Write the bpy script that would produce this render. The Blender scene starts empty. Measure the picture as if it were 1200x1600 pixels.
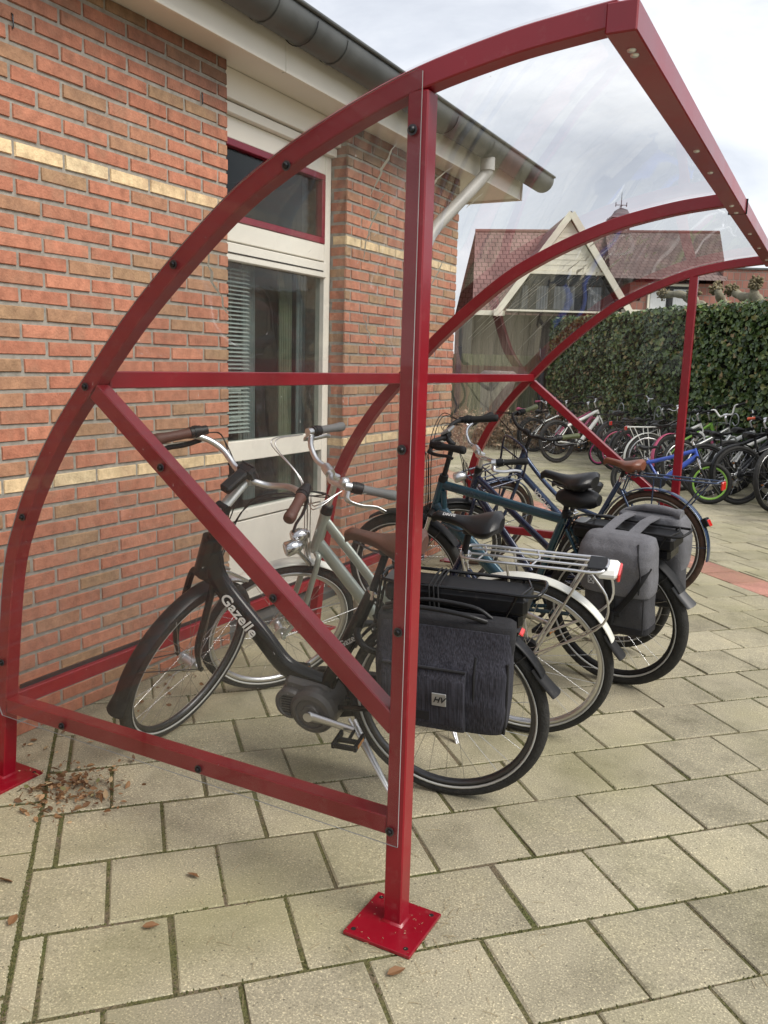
import bpy, math, random
from mathutils import Vector, Matrix, noise
random.seed(7)
sc = bpy.context.scene
COL = sc.collection
PI = math.pi
V = Vector
def rad(a): return math.radians(a)

# ------------------------------------------------------------------ materials
MATS = {}
def newmat(name):
    m = bpy.data.materials.new(name); m.use_nodes = True
    nt = m.node_tree; nt.nodes.clear()
    out = nt.nodes.new('ShaderNodeOutputMaterial')
    return m, nt, out
def N(nt, t, **kw):
    n = nt.nodes.new(t)
    for k, v in kw.items():
        if k in n.inputs: n.inputs[k].default_value = v
        else: setattr(n, k, v)
    return n
def L(nt, a, b): nt.links.new(a, b)
def c4(c): return (c[0], c[1], c[2], 1.0)
def ramp(nt, fac, stops, interp='LINEAR'):
    r = nt.nodes.new('ShaderNodeValToRGB'); r.color_ramp.interpolation = interp
    e = r.color_ramp.elements
    while len(e) < len(stops): e.new(0.5)
    for i, (p, c) in enumerate(stops): e[i].position = p; e[i].color = c4(c)
    L(nt, fac, r.inputs['Fac']); return r
def mixc(nt, fac, a, b, mode='MIX'):
    n = nt.nodes.new('ShaderNodeMix'); n.data_type = 'RGBA'; n.blend_type = mode
    for sock, val in ((n.inputs[0], fac), (n.inputs[6], a), (n.inputs[7], b)):
        if hasattr(val, 'links'): L(nt, val, sock)
        else: sock.default_value = val if not isinstance(val, tuple) else c4(val)
    return n.outputs[2]
def paint(name, col, rough=0.4, metal=0.0, var=0.12, scale=6.0, bump=0.0, bscale=60.0, dust=0.0, coat=0.0, dustcol=(.45,.42,.36)):
    """painted / plastic / metal surface with a little uneven wear"""
    m, nt, out = newmat(name)
    b = N(nt, 'ShaderNodeBsdfPrincipled', Roughness=rough, Metallic=metal)
    if max(col) < .03: b.inputs['Specular IOR Level'].default_value = .3
    tc = N(nt, 'ShaderNodeTexCoord')
    n1 = N(nt, 'ShaderNodeTexNoise', Scale=scale, Detail=5.0)
    L(nt, tc.outputs['Object'], n1.inputs['Vector'])
    lo = tuple(max(0, x*(1-var)) for x in col); hi = tuple(min(1, x*(1+var)) for x in col)
    r = ramp(nt, n1.outputs['Fac'], [(0.3, lo), (0.7, hi)])
    colout = r.outputs['Color']
    if dust > 0:
        n2 = N(nt, 'ShaderNodeTexNoise', Scale=scale*7, Detail=8.0, Roughness=.7)
        L(nt, tc.outputs['Object'], n2.inputs['Vector'])
        rr = ramp(nt, n2.outputs['Fac'], [(0.56, (0,0,0)), (0.76, (dust*.5,)*3)])
        colout = mixc(nt, rr.outputs['Color'], colout, dustcol)
    L(nt, colout, b.inputs['Base Color'])
    rr2 = ramp(nt, n1.outputs['Fac'], [(0.2, (rough*.8,)*3), (0.8, (min(1, rough*1.25),)*3)])
    L(nt, rr2.outputs['Color'], b.inputs['Roughness'])
    if coat: b.inputs['Coat Weight'].default_value = coat; b.inputs['Coat Roughness'].default_value = .12
    if bump > 0:
        n3 = N(nt, 'ShaderNodeTexNoise', Scale=bscale, Detail=4.0)
        L(nt, tc.outputs['Object'], n3.inputs['Vector'])
        bp = N(nt, 'ShaderNodeBump', Strength=bump, Distance=0.01)
        L(nt, n3.outputs['Fac'], bp.inputs['Height']); L(nt, bp.outputs['Normal'], b.inputs['Normal'])
    L(nt, b.outputs['BSDF'], out.inputs['Surface'])
    MATS[name] = m; return m

paint('red', (.225, .0018, .011), .33, var=.16, scale=4, dust=.16, coat=.2, bump=.03, bscale=300)
paint('black_plastic', (.008, .008, .009), .42, var=.25, dust=.12)
paint('black_matt', (.012, .012, .013), .6, var=.2, dust=.15)
paint('black_gloss', (.005, .005, .006), .24, coat=.2)
paint('dark_metal', (.08, .08, .085), .35, metal=.8, dust=.1)
paint('chrome', (.62, .62, .63), .18, metal=1.0, dust=.08)
paint('alloy', (.66, .66, .67), .34, metal=1.0, dust=.15)
paint('silver_paint', (.42, .43, .42), .3, metal=.6, dust=.1)
paint('silver_green', (.36, .39, .35), .3, metal=.45, coat=.3, dust=.08)
paint('white_paint', (.72, .72, .68), .35, dust=.15)
paint('cream_fender', (.66, .66, .60), .3, dust=.12, coat=.3)
paint('teal_paint', (.014, .058, .088), .26, metal=.35, coat=.5, dust=.05)
paint('navy_paint', (.012, .018, .05), .25, metal=.2, coat=.5, dust=.06)
paint('blue_paint', (.030, .055, .115), .25, metal=.45, coat=.6, dust=.06)
paint('grey_motor', (.085, .08, .078), .42, metal=.25, dust=.2)
paint('brown_leather', (.075, .030, .018), .42, var=.25, scale=14, bump=.12, bscale=260)
paint('tan_leather', (.16, .055, .030), .38, var=.2, scale=14, bump=.1, bscale=260)
paint('black_vinyl', (.011, .011, .012), .32, var=.2, scale=12, bump=.1, bscale=220)
paint('grip_black', (.011, .011, .011), .62, bump=.3, bscale=500)
paint('grip_brown', (.085, .030, .020), .55, bump=.2, bscale=400)
paint('grip_grey', (.12, .12, .12), .6, bump=.2, bscale=400)
paint('grip_green', (.085, .10, .04), .6, bump=.2, bscale=400)
paint('red_lens', (.55, .02, .015), .15, coat=.5)
paint('clear_lens', (.6, .6, .58), .1, coat=.6)
paint('amber', (.6, .20, .02), .2, coat=.4)
paint('bright_blue', (.03, .08, .42), .3, coat=.4)
paint('lime', (.30, .58, .10), .4)
paint('pink', (.55, .10, .20), .4)
paint('hot_pink', (.75, .08, .32), .4)
paint('mtb_red', (.50, .04, .05), .35, coat=.3)
paint('orange_red', (.7, .12, .05), .4)
paint('text_white', (.75, .75, .73), .45)
paint('text_silver', (.45, .45, .45), .4)
paint('cream', (.74, .70, .62), .5, var=.05, scale=2, dust=.05)
paint('cream_gable', (.76, .72, .60), .55, var=.06, scale=2)
paint('red_frame', (.20, .006, .025), .35)
paint('dark_slot', (.012, .012, .012), .7)
paint('zinc', (.105, .11, .108), .5, metal=.35, var=.22, scale=5, dust=.15, bump=.06, bscale=20, dustcol=(.2,.2,.19))
paint('pvc', (.36, .35, .33), .45, dust=.1)
paint('blind', (.62, .62, .60), .5)
paint('curtain_grey', (.22, .24, .24), .8, var=.25, scale=9)
paint('curtain_green', (.18, .19, .12), .8, var=.3, scale=9)
paint('curtain_dim', (.09, .10, .11), .8, var=.35, scale=6)
paint('room', (.10, .095, .085), .9, var=.3, scale=2)
paint('bark', (.22, .20, .14), .85, var=.35, scale=12, bump=.6, bscale=40)
paint('rubber_grey', (.05, .05, .052), .5, dust=.3)
paint('bark_knob', (.16, .13, .07), .9, var=.5, scale=25, bump=.8, bscale=60)
paint('curtain_white', (.62, .63, .64), .8, var=.06, scale=10)
paint('ridge', (.16, .06, .05), .7)
paint('vane', (.10, .10, .11), .5, metal=.5)
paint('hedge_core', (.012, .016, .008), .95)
paint('galv', (.33, .34, .34), .45, metal=.7, var=.2, dust=.1)
paint('webbing', (.014, .014, .015), .8, bump=.3, bscale=900)

def fabric(name, col, dark, stripe=False):
    m, nt, out = newmat(name)
    b = N(nt, 'ShaderNodeBsdfPrincipled', Roughness=.88)
    tc = N(nt, 'ShaderNodeTexCoord')
    mp = N(nt, 'ShaderNodeMapping'); mp.inputs['Scale'].default_value = (260, 260, 9) if stripe else (420, 420, 420)
    L(nt, tc.outputs['Object'], mp.inputs['Vector'])
    n1 = N(nt, 'ShaderNodeTexNoise', Scale=1.0, Detail=3.0); L(nt, mp.outputs['Vector'], n1.inputs['Vector'])
    n2 = N(nt, 'ShaderNodeTexNoise', Scale=7.0, Detail=4.0); L(nt, tc.outputs['Object'], n2.inputs['Vector'])
    r = ramp(nt, n1.outputs['Fac'], [(.35, dark), (.68, col)])
    r2 = ramp(nt, n2.outputs['Fac'], [(.3, (.8,)*3), (.7, (1.1,)*3)])
    L(nt, mixc(nt, 1.0, r.outputs['Color'], r2.outputs['Color'], 'MULTIPLY'), b.inputs['Base Color'])
    bp = N(nt, 'ShaderNodeBump', Strength=.45, Distance=.004)
    L(nt, n1.outputs['Fac'], bp.inputs['Height'])
    n3 = N(nt, 'ShaderNodeTexNoise', Scale=16.0, Detail=3.0); L(nt, tc.outputs['Object'], n3.inputs['Vector'])
    bp2 = N(nt, 'ShaderNodeBump', Strength=.5, Distance=.02)
    L(nt, n3.outputs['Fac'], bp2.inputs['Height']); L(nt, bp.outputs['Normal'], bp2.inputs['Normal'])
    L(nt, bp2.outputs['Normal'], b.inputs['Normal'])
    L(nt, b.outputs['BSDF'], out.inputs['Surface']); MATS[name] = m
fabric('fabric_dark', (.036, .036, .050), (.008, .008, .013), True)
fabric('fabric_grey', (.165, .165, .18), (.10, .10, .11))
fabric('fabric_grey_dark', (.062, .062, .068), (.038, .038, .043))
fabric('fabric_black', (.018, .018, .022), (.009, .009, .011))

def tyre_mat(name, col, wall):
    m, nt, out = newmat(name)
    b = N(nt, 'ShaderNodeBsdfPrincipled', Roughness=.75)
    tc = N(nt, 'ShaderNodeTexCoord'); n1 = N(nt, 'ShaderNodeTexNoise', Scale=30.0, Detail=6.0)
    L(nt, tc.outputs['Object'], n1.inputs['Vector'])
    r = ramp(nt, n1.outputs['Fac'], [(.3, col), (.75, wall)]); L(nt, r.outputs['Color'], b.inputs['Base Color'])
    v = N(nt, 'ShaderNodeTexVoronoi', Scale=130.0); L(nt, tc.outputs['Object'], v.inputs['Vector'])
    bp = N(nt, 'ShaderNodeBump', Strength=.5, Distance=.004); L(nt, v.outputs['Distance'], bp.inputs['Height'])
    L(nt, bp.outputs['Normal'], b.inputs['Normal']); L(nt, b.outputs['BSDF'], out.inputs['Surface']); MATS[name] = m
tyre_mat('tyre', (.010, .010, .010), (.026, .025, .023))
tyre_mat('tyre_brown', (.030, .016, .010), (.075, .036, .022))
paint('reflex', (.42, .42, .40), .4)

def brick_mat(name, ca, cb, cc, dark=.55):
    m, nt, out = newmat(name)
    b = N(nt, 'ShaderNodeBsdfPrincipled', Roughness=.88)
    g = N(nt, 'ShaderNodeNewGeometry'); tc = N(nt, 'ShaderNodeTexCoord')
    r = ramp(nt, g.outputs['Random Per Island'], [(0, ca), (.2, cb), (.4, tuple(x*1.14 for x in ca)), (.6, cb), (.76, tuple(x*.88 for x in ca)), (.86, cc), (.93, tuple(x*.9 for x in cc)), (1, tuple(.5*x+.5*y for x, y in zip(ca, cc)))])
    n1 = N(nt, 'ShaderNodeTexNoise', Scale=22.0, Detail=8.0, Roughness=.7); L(nt, tc.outputs['Object'], n1.inputs['Vector'])
    r1 = ramp(nt, n1.outputs['Fac'], [(.25, (.58, .54, .50)), (.75, (1.30, 1.26, 1.2))])
    col = mixc(nt, 1.0, r.outputs['Color'], r1.outputs['Color'], 'MULTIPLY')
    nb = N(nt, 'ShaderNodeTexNoise', Scale=9.0, Detail=5.0); L(nt, tc.outputs['Object'], nb.inputs['Vector'])
    rb = ramp(nt, nb.outputs['Fac'], [(.52, (0,)*3), (.70, (.45,)*3)]); col = mixc(nt, rb.outputs['Color'], col, (.34, .19, .12))
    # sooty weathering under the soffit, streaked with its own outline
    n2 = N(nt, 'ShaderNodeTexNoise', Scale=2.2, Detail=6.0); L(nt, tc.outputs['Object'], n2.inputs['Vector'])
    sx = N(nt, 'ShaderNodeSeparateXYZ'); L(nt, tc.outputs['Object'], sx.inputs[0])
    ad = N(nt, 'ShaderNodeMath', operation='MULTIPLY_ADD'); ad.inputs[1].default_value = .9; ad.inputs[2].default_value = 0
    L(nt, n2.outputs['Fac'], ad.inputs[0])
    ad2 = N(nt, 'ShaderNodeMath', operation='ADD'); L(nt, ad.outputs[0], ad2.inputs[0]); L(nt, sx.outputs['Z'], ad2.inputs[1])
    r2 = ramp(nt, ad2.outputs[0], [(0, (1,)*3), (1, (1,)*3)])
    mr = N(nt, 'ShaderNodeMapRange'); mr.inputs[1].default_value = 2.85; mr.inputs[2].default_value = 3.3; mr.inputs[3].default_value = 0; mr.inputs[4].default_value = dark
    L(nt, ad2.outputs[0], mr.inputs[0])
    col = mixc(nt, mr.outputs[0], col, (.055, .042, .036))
    L(nt, col, b.inputs['Base Color'])
    n3 = N(nt, 'ShaderNodeTexNoise', Scale=110.0, Detail=6.0); L(nt, tc.outputs['Object'], n3.inputs['Vector'])
    bp = N(nt, 'ShaderNodeBump', Strength=.5, Distance=.006); L(nt, n3.outputs['Fac'], bp.inputs['Height'])
    L(nt, bp.outputs['Normal'], b.inputs['Normal']); L(nt, b.outputs['BSDF'], out.inputs['Surface']); MATS[name] = m
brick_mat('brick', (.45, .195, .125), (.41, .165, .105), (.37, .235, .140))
brick_mat('brick_yellow', (.74, .58, .36), (.68, .52, .32), (.74, .60, .39), .1)

def mortar_mat():
    m, nt, out = newmat('mortar')
    b = N(nt, 'ShaderNodeBsdfPrincipled', Roughness=.95)
    tc = N(nt, 'ShaderNodeTexCoord'); n1 = N(nt, 'ShaderNodeTexNoise', Scale=40.0, Detail=8.0)
    L(nt, tc.outputs['Object'], n1.inputs['Vector'])
    r = ramp(nt, n1.outputs['Fac'], [(.3, (.22, .20, .17)), (.7, (.33, .31, .27))]); L(nt, r.outputs['Color'], b.inputs['Base Color'])
    bp = N(nt, 'ShaderNodeBump', Strength=.5, Distance=.006); L(nt, n1.outputs['Fac'], bp.inputs['Height'])
    L(nt, bp.outputs['Normal'], b.inputs['Normal']); L(nt, b.outputs['BSDF'], out.inputs['Surface']); MATS['mortar'] = m
mortar_mat()

def paver_mat(name, a, bcol, c):
    m, nt, out = newmat(name)
    b = N(nt, 'ShaderNodeBsdfPrincipled', Roughness=.9)
    g = N(nt, 'ShaderNodeNewGeometry'); tc = N(nt, 'ShaderNodeTexCoord')
    r = ramp(nt, g.outputs['Random Per Island'], [(0, tuple(x*.88 for x in bcol)), (.25, a), (.5, bcol), (.75, a), (1, tuple(x*1.05 for x in c))])
    # fine aggregate
    v = N(nt, 'ShaderNodeTexNoise', Scale=190.0, Detail=4.0, Roughness=.7); L(nt, tc.outputs['Object'], v.inputs['Vector'])
    rv = ramp(nt, v.outputs['Fac'], [(.30, (.30, .28, .25)), (.43, (.85, .85, .84)), (.57, (1.05,)*3), (.66, (2.3, 2.25, 2.1))])
    col = mixc(nt, .85, r.outputs['Color'], rv.outputs['Color'], 'MULTIPLY')
    n1 = N(nt, 'ShaderNodeTexNoise', Scale=3.2, Detail=9.0, Roughness=.68); L(nt, tc.outputs['Object'], n1.inputs['Vector'])
    r1 = ramp(nt, n1.outputs['Fac'], [(.28, (.55, .55, .52)), (.5, (1, 1, 1)), (.75, (1.22, 1.2, 1.14))])
    col = mixc(nt, .9, col, r1.outputs['Color'], 'MULTIPLY')
    # faint algae
    n2 = N(nt, 'ShaderNodeTexNoise', Scale=1.3, Detail=6.0); L(nt, tc.outputs['Object'], n2.inputs['Vector'])
    r2 = ramp(nt, n2.outputs['Fac'], [(.45, (0,)*3), (.75, (.55,)*3)])
    col = mixc(nt, r2.outputs['Color'], col, (.235, .225, .10))
    # small dark specks
    v2 = N(nt, 'ShaderNodeTexVoronoi', Scale=34.0); L(nt, tc.outputs['Object'], v2.inputs['Vector'])
    r3 = ramp(nt, v2.outputs['Distance'], [(.07, (.75,)*3), (.11, (0,)*3)])
    col = mixc(nt, r3.outputs['Color'], col, (.07, .06, .045))
    L(nt, col, b.inputs['Base Color'])
    bp = N(nt, 'ShaderNodeBump', Strength=.55, Distance=.004); L(nt, v.outputs['Fac'], bp.inputs['Height'])
    L(nt, bp.outputs['Normal'], b.inputs['Normal']); L(nt, b.outputs['BSDF'], out.inputs['Surface']); MATS[name] = m
paver_mat('paver', (.345, .312, .220), (.308, .278, .197), (.372, .336, .240))
paver_mat('paver_red', (.42, .20, .155), (.38, .18, .14), (.44, .22, .17))

def joint_mat():
    m, nt, out = newmat('joint')
    b = N(nt, 'ShaderNodeBsdfPrincipled', Roughness=.95)
    tc = N(nt, 'ShaderNodeTexCoord')
    n1 = N(nt, 'ShaderNodeTexNoise', Scale=7.0, Detail=8.0); L(nt, tc.outputs['Object'], n1.inputs['Vector'])
    n2 = N(nt, 'ShaderNodeTexNoise', Scale=160.0, Detail=5.0); L(nt, tc.outputs['Object'], n2.inputs['Vector'])
    r = ramp(nt, n1.outputs['Fac'], [(.38, (.14, .11, .068)), (.54, (.105, .10, .036)), (.75, (.080, .095, .024))])
    r2 = ramp(nt, n2.outputs['Fac'], [(.3, (.55,)*3), (.7, (1.35,)*3)])
    L(nt, mixc(nt, 1.0, r.outputs['Color'], r2.outputs['Color'], 'MULTIPLY'), b.inputs['Base Color'])
    bp = N(nt, 'ShaderNodeBump', Strength=.8, Distance=.01); L(nt, n2.outputs['Fac'], bp.inputs['Height'])
    L(nt, bp.outputs['Normal'], b.inputs['Normal']); L(nt, b.outputs['BSDF'], out.inputs['Surface']); MATS['joint'] = m
joint_mat()

def glass_mat(name, tint=(.93, .95, .95), refl=1.0, dirt=.03, wave=0.0, wscale=3.0, stretch=(1, 1, 1), dirtcol=(.75, .75, .75)):
    """thin clear sheet: see-through with Fresnel reflection, slight dirt film"""
    m, nt, out = newmat(name)
    tc = N(nt, 'ShaderNodeTexCoord')
    tr = N(nt, 'ShaderNodeBsdfTransparent', Color=c4(tint)); gl = N(nt, 'ShaderNodeBsdfGlossy', Roughness=.02)
    gl.inputs['Color'].default_value = (1, 1, 1, 1)
    lw = N(nt, 'ShaderNodeLayerWeight', Blend=.5)
    if wave > 0:
        n0 = N(nt, 'ShaderNodeTexNoise', Scale=wscale, Detail=2.0); mp0 = N(nt, 'ShaderNodeMapping'); mp0.inputs['Scale'].default_value = stretch
        L(nt, tc.outputs['Object'], mp0.inputs['Vector']); L(nt, mp0.outputs['Vector'], n0.inputs['Vector'])
        bp = N(nt, 'ShaderNodeBump', Strength=1.0, Distance=wave); L(nt, n0.outputs['Fac'], bp.inputs['Height'])
        L(nt, bp.outputs['Normal'], gl.inputs['Normal'])
    pw = N(nt, 'ShaderNodeMath', operation='POWER'); pw.inputs[1].default_value = 4.2; L(nt, lw.outputs['Facing'], pw.inputs[0])
    mu = N(nt, 'ShaderNodeMath', operation='MULTIPLY_ADD'); mu.inputs[1].default_value = .85*refl; mu.inputs[2].default_value = .010*refl; mu.use_clamp = True
    L(nt, pw.outputs[0], mu.inputs[0])
    mx = N(nt, 'ShaderNodeMixShader'); L(nt, mu.outputs[0], mx.inputs[0]); L(nt, tr.outputs[0], mx.inputs[1]); L(nt, gl.outputs[0], mx.inputs[2])
    df = N(nt, 'ShaderNodeBsdfDiffuse', Color=c4(dirtcol))
    mp = N(nt, 'ShaderNodeMapping'); mp.inputs['Scale'].default_value = stretch
    L(nt, tc.outputs['Object'], mp.inputs['Vector'])
    n1 = N(nt, 'ShaderNodeTexNoise', Scale=4.0, Detail=9.0, Roughness=.65); L(nt, mp.outputs['Vector'], n1.inputs['Vector'])
    n2 = N(nt, 'ShaderNodeTexNoise', Scale=90.0, Detail=2.0); L(nt, tc.outputs['Object'], n2.inputs['Vector'])
    r1 = ramp(nt, n1.outputs['Fac'], [(.35, (dirt*.25,)*3), (.8, (dirt*2.2,)*3)])
    r2 = ramp(nt, n2.outputs['Fac'], [(.76, (0,)*3), (.80, (.35,)*3)])
    ad = N(nt, 'ShaderNodeMath', operation='ADD'); L(nt, r1.outputs['Color'], ad.inputs[0]); L(nt, r2.outputs['Color'], ad.inputs[1])
    mx2 = N(nt, 'ShaderNodeMixShader'); L(nt, ad.outputs[0], mx2.inputs[0]); L(nt, mx.outputs[0], mx2.inputs[1]); L(nt, df.outputs[0], mx2.inputs[2])
    L(nt, mx2.outputs[0], out.inputs['Surface']); MATS[name] = m
glass_mat('acrylic', (.955, .96, .955), 1.0, .010, wave=.0012, wscale=1.2)
glass_mat('acrylic_roof', (.95, .955, .96), .8, .028, wave=.0, wscale=.9, stretch=(.8, 5.0, .8))
glass_mat('window_glass', (.80, .84, .83), .9, .004)
paint('acrylic_edge', (.28, .30, .30), .25)
paint('pane_dark', (.015, .018, .02), .08)
paint('scratch_glint', (.78, .78, .76), .5)  # shared by real panel scratches and the painted roof glints

def roof_mat(name, a, b_, sc_=1.0, dark=(.07,.035,.03)):
    m, nt, out = newmat(name)
    b = N(nt, 'ShaderNodeBsdfPrincipled', Roughness=.8)
    uv = N(nt, 'ShaderNodeUVMap')
    br = N(nt, 'ShaderNodeTexBrick'); br.offset = 0.5
    br.inputs['Scale'].default_value = 1.0; br.inputs['Brick Width'].default_value = .24*sc_; br.inputs['Row Height'].default_value = .30*sc_
    br.inputs['Mortar Size'].default_value = .018*sc_; br.inputs['Mortar Smooth'].default_value = .3
    br.inputs['Color1'].default_value = c4(a); br.inputs['Color2'].default_value = c4(b_); br.inputs['Mortar'].default_value = c4(dark)
    L(nt, uv.outputs[0], br.inputs['Vector'])
    n1 = N(nt, 'ShaderNodeTexNoise', Scale=.7, Detail=7.0); L(nt, uv.outputs[0], n1.inputs['Vector'])
    r1 = ramp(nt, n1.outputs['Fac'], [(.3, (.7, .7, .7)), (.7, (1.2, 1.2, 1.2))])
    L(nt, mixc(nt, 1.0, br.outputs['Color'], r1.outputs['Color'], 'MULTIPLY'), b.inputs['Base Color'])
    bp = N(nt, 'ShaderNodeBump', Strength=.6, Distance=.03); L(nt, br.outputs['Fac'], bp.inputs['Height']); bp.invert = True
    L(nt, bp.outputs['Normal'], b.inputs['Normal'])
    L(nt, b.outputs['BSDF'], out.inputs['Surface']); MATS[name] = m
roof_mat('roof_red', (.26, .145, .13), (.20, .11, .10))
roof_mat('roof_brown', (.20, .135, .12), (.15, .105, .095))
roof_mat('brick_far', (.36, .16, .12), (.30, .13, .10), .9, (.25, .2, .17))
roof_mat('roof_dark', (.05, .04, .035), (.035, .03, .03))

def boards_mat(name, a, b_, green=0.0, axis_scale=(7, 7, .35)):
    m, nt, out = newmat(name)
    b = N(nt, 'ShaderNodeBsdfPrincipled', Roughness=.9)
    tc = N(nt, 'ShaderNodeTexCoord'); mp = N(nt, 'ShaderNodeMapping'); mp.inputs['Scale'].default_value = axis_scale
    L(nt, tc.outputs['Object'], mp.inputs['Vector'])
    n1 = N(nt, 'ShaderNodeTexNoise', Scale=3.0, Detail=8.0); L(nt, mp.outputs['Vector'], n1.inputs['Vector'])
    g = N(nt, 'ShaderNodeNewGeometry')
    r = ramp(nt, n1.outputs['Fac'], [(.3, a), (.7, b_)])
    rg = ramp(nt, g.outputs['Random Per Island'], [(0, (.75,)*3), (1, (1.2,)*3)])
    L(nt, mixc(nt, 1.0, r.outputs['Color'], rg.outputs['Color'], 'MULTIPLY'), b.inputs['Base Color'])
    L(nt, b.outputs['BSDF'], out.inputs['Surface']); MATS[name] = m
boards_mat('boards_brown', (.045, .036, .028), (.10, .083, .066))
boards_mat('boards_green', (.075, .08, .045), (.14, .14, .085))
boards_mat('old_wood', (.14, .13, .11), (.28, .26, .22), axis_scale=(12, 12, 1.2))

def leaf_mat(name, stops, rough=.45, trans=.0):
    m, nt, out = newmat(name)
    b = N(nt, 'ShaderNodeBsdfPrincipled', Roughness=rough)
    g = N(nt, 'ShaderNodeNewGeometry')
    r = ramp(nt, g.outputs['Random Per Island'], stops)
    L(nt, r.outputs['Color'], b.inputs['Base Color'])
    L(nt, b.outputs['BSDF'], out.inputs['Surface']); MATS[name] = m
leaf_mat('ivy', [(0, (.022, .046, .012)), (.3, (.045, .085, .020)), (.6, (.075, .125, .030)), (.85, (.14, .195, .050)), (.95, (.23, .21, .07)), (1, (.24, .14, .06))], .36)
leaf_mat('dry_leaf', [(0, (.10, .045, .018)), (.4, (.20, .10, .04)), (.7, (.30, .17, .08)), (.92, (.42, .30, .17)), (1, (.12, .13, .04))], .7)
leaf_mat('dry_twigs', [(0, (.11, .075, .045)), (.5, (.24, .16, .10)), (1, (.38, .28, .19))], .8)
leaf_mat('moss', [(0, (.040, .042, .012)), (.5, (.072, .076, .020)), (1, (.11, .10, .035))], .9)
leaf_mat('straw', [(0, (.35, .28, .16)), (1, (.5, .42, .27))], .8)

# ------------------------------------------------------------------ mesh helper
class MB:
    def __init__(s, T=None): s.v = []; s.f = []; s.mi = []; s.sm = []; s.T = T; s.uv = None
    def add(s, verts, faces, mi=0, smooth=False):
        o = len(s.v)
        if s.T: verts = [s.T(V(v)) for v in verts]
        s.v.extend(tuple(v) for v in verts); s.f.extend(tuple(i+o for i in f) for f in faces)
        s.mi.extend([mi]*len(faces)); s.sm.extend([smooth]*len(faces))
    def box(s, c, size, M=None, mi=0, ch=0.0):
        hx, hy, hz = (q/2 for q in size); c = V(c)
        if ch <= 0:
            vs = [V((x*hx, y*hy, z*hz)) for x in (-1, 1) for y in (-1, 1) for z in (-1, 1)]
            fs = [(0,1,3,2),(4,6,7,5),(0,4,5,1),(2,3,7,6),(0,2,6,4),(1,5,7,3)]
        else:
            vs = []; fs = []
            idx = {}
            for sx in (-1, 1):
                for sy in (-1, 1):
                    for sz in (-1, 1):
                        for a in range(3):
                            p = [sx*(hx-ch), sy*(hy-ch), sz*(hz-ch)]; p[a] = (sx*hx, sy*hy, sz*hz)[a]
                            idx[(sx,sy,sz,a)] = len(vs); vs.append(V(p))
            for a in range(3):
                b, d = (a+1) % 3, (a+2) % 3
                for sg in (-1, 1):
                    q = []
                    for (tb, td) in ((-1,-1),(1,-1),(1,1),(-1,1)):
                        k = [0,0,0]; k[a] = sg; k[b] = tb; k[d] = td; q.append(idx[(*k, a)])
                    fs.append(tuple(q if sg > 0 else q[::-1]))
                for tb in (-1, 1):
                    for td in (-1, 1):
                        k1 = [0,0,0]; k2 = [0,0,0]; k1[a] = -1; k2[a] = 1
                        for k in (k1, k2): k[b] = tb; k[d] = td
                        q = [idx[(*k1, b)], idx[(*k2, b)], idx[(*k2, d)], idx[(*k1, d)]]
                        fs.append(tuple(q if tb*td < 0 else q[::-1]))
            for sx in (-1, 1):
                for sy in (-1, 1):
                    for sz in (-1, 1):
                        q = [idx[(sx,sy,sz,a)] for a in range(3)]
                        fs.append(tuple(q if sx*sy*sz > 0 else q[::-1]))
        if M is not None: vs = [M @ v for v in vs]
        s.add([v+c for v in vs], fs, mi)
    def beam(s, p0, p1, w, h, up=(0,0,1), mi=0, ch=0.0, ext=0.0):
        p0 = V(p0); p1 = V(p1); d = p1-p0; ln = d.length; d.normalize()
        y = V(up).cross(d)
        if y.length < 1e-5: y = V((0,1,0)).cross(d)
        y.normalize(); z = d.cross(y)
        M = Matrix((d, y, z)).transposed()
        s.box((p0+p1)/2, (ln+2*ext, w, h), M, mi, ch)
    def tube(s, pts, r, n=8, mi=0, closed=False, caps=True, smooth=True, sq=None, up0=None):
        pts = [V(p) for p in pts]; m = len(pts)
        rs = r if isinstance(r, (list, tuple)) else [r]*m
        tg = []
        for i in range(m):
            if closed: t = pts[(i+1) % m]-pts[i-1]
            else: t = pts[min(i+1, m-1)]-pts[max(i-1, 0)]
            if t.length < 1e-9: t = V((0,0,1))
            tg.append(t.normalized())
        up = V(up0) if up0 else (V((0,0,1)) if abs(tg[0].z) < .9 else V((1,0,0)))
        u = up.cross(tg[0]).normalized(); vs = []
        for i in range(m):
            u = (u - tg[i]*u.dot(tg[i])); u = u.normalized() if u.length > 1e-6 else V((1,0,0)).cross(tg[i]).normalized()
            w = tg[i].cross(u)
            for k in range(n):
                a = 2*PI*k/n
                if sq: ca, sa = math.cos(a)*sq[0], math.sin(a)*sq[1]
                else: ca, sa = math.cos(a), math.sin(a)
                vs.append(pts[i]+(u*ca+w*sa)*rs[i])
        fs = []
        for i in range(m if closed else m-1):
            for k in range(n):
                a, b = i*n+k, i*n+(k+1) % n; c, d = ((i+1) % m)*n+(k+1) % n, ((i+1) % m)*n+k
                fs.append((a, b, c, d))
        s.add(vs, fs, mi, smooth)
        if caps and not closed:
            s.add([vs[k] for k in range(n)], [tuple(range(n))[::-1]], mi)
            s.add([vs[(m-1)*n+k] for k in range(n)], [tuple(range(n))], mi)
    def loft(s, rings, mi=0, smooth=True, caps=True, closed=False):
        n = len(rings[0]); vs = [V(p) for r in rings for p in r]; fs = []
        m = len(rings)
        for i in range(m if closed else m-1):
            j = (i+1) % m
            for k in range(n):
                fs.append((i*n+k, i*n+(k+1) % n, j*n+(k+1) % n, j*n+k))
        s.add(vs, fs, mi, smooth)
        if caps and not closed:
            s.add(rings[0], [tuple(range(n))[::-1]], mi, False); s.add(rings[-1], [tuple(range(n))], mi, False)
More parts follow.
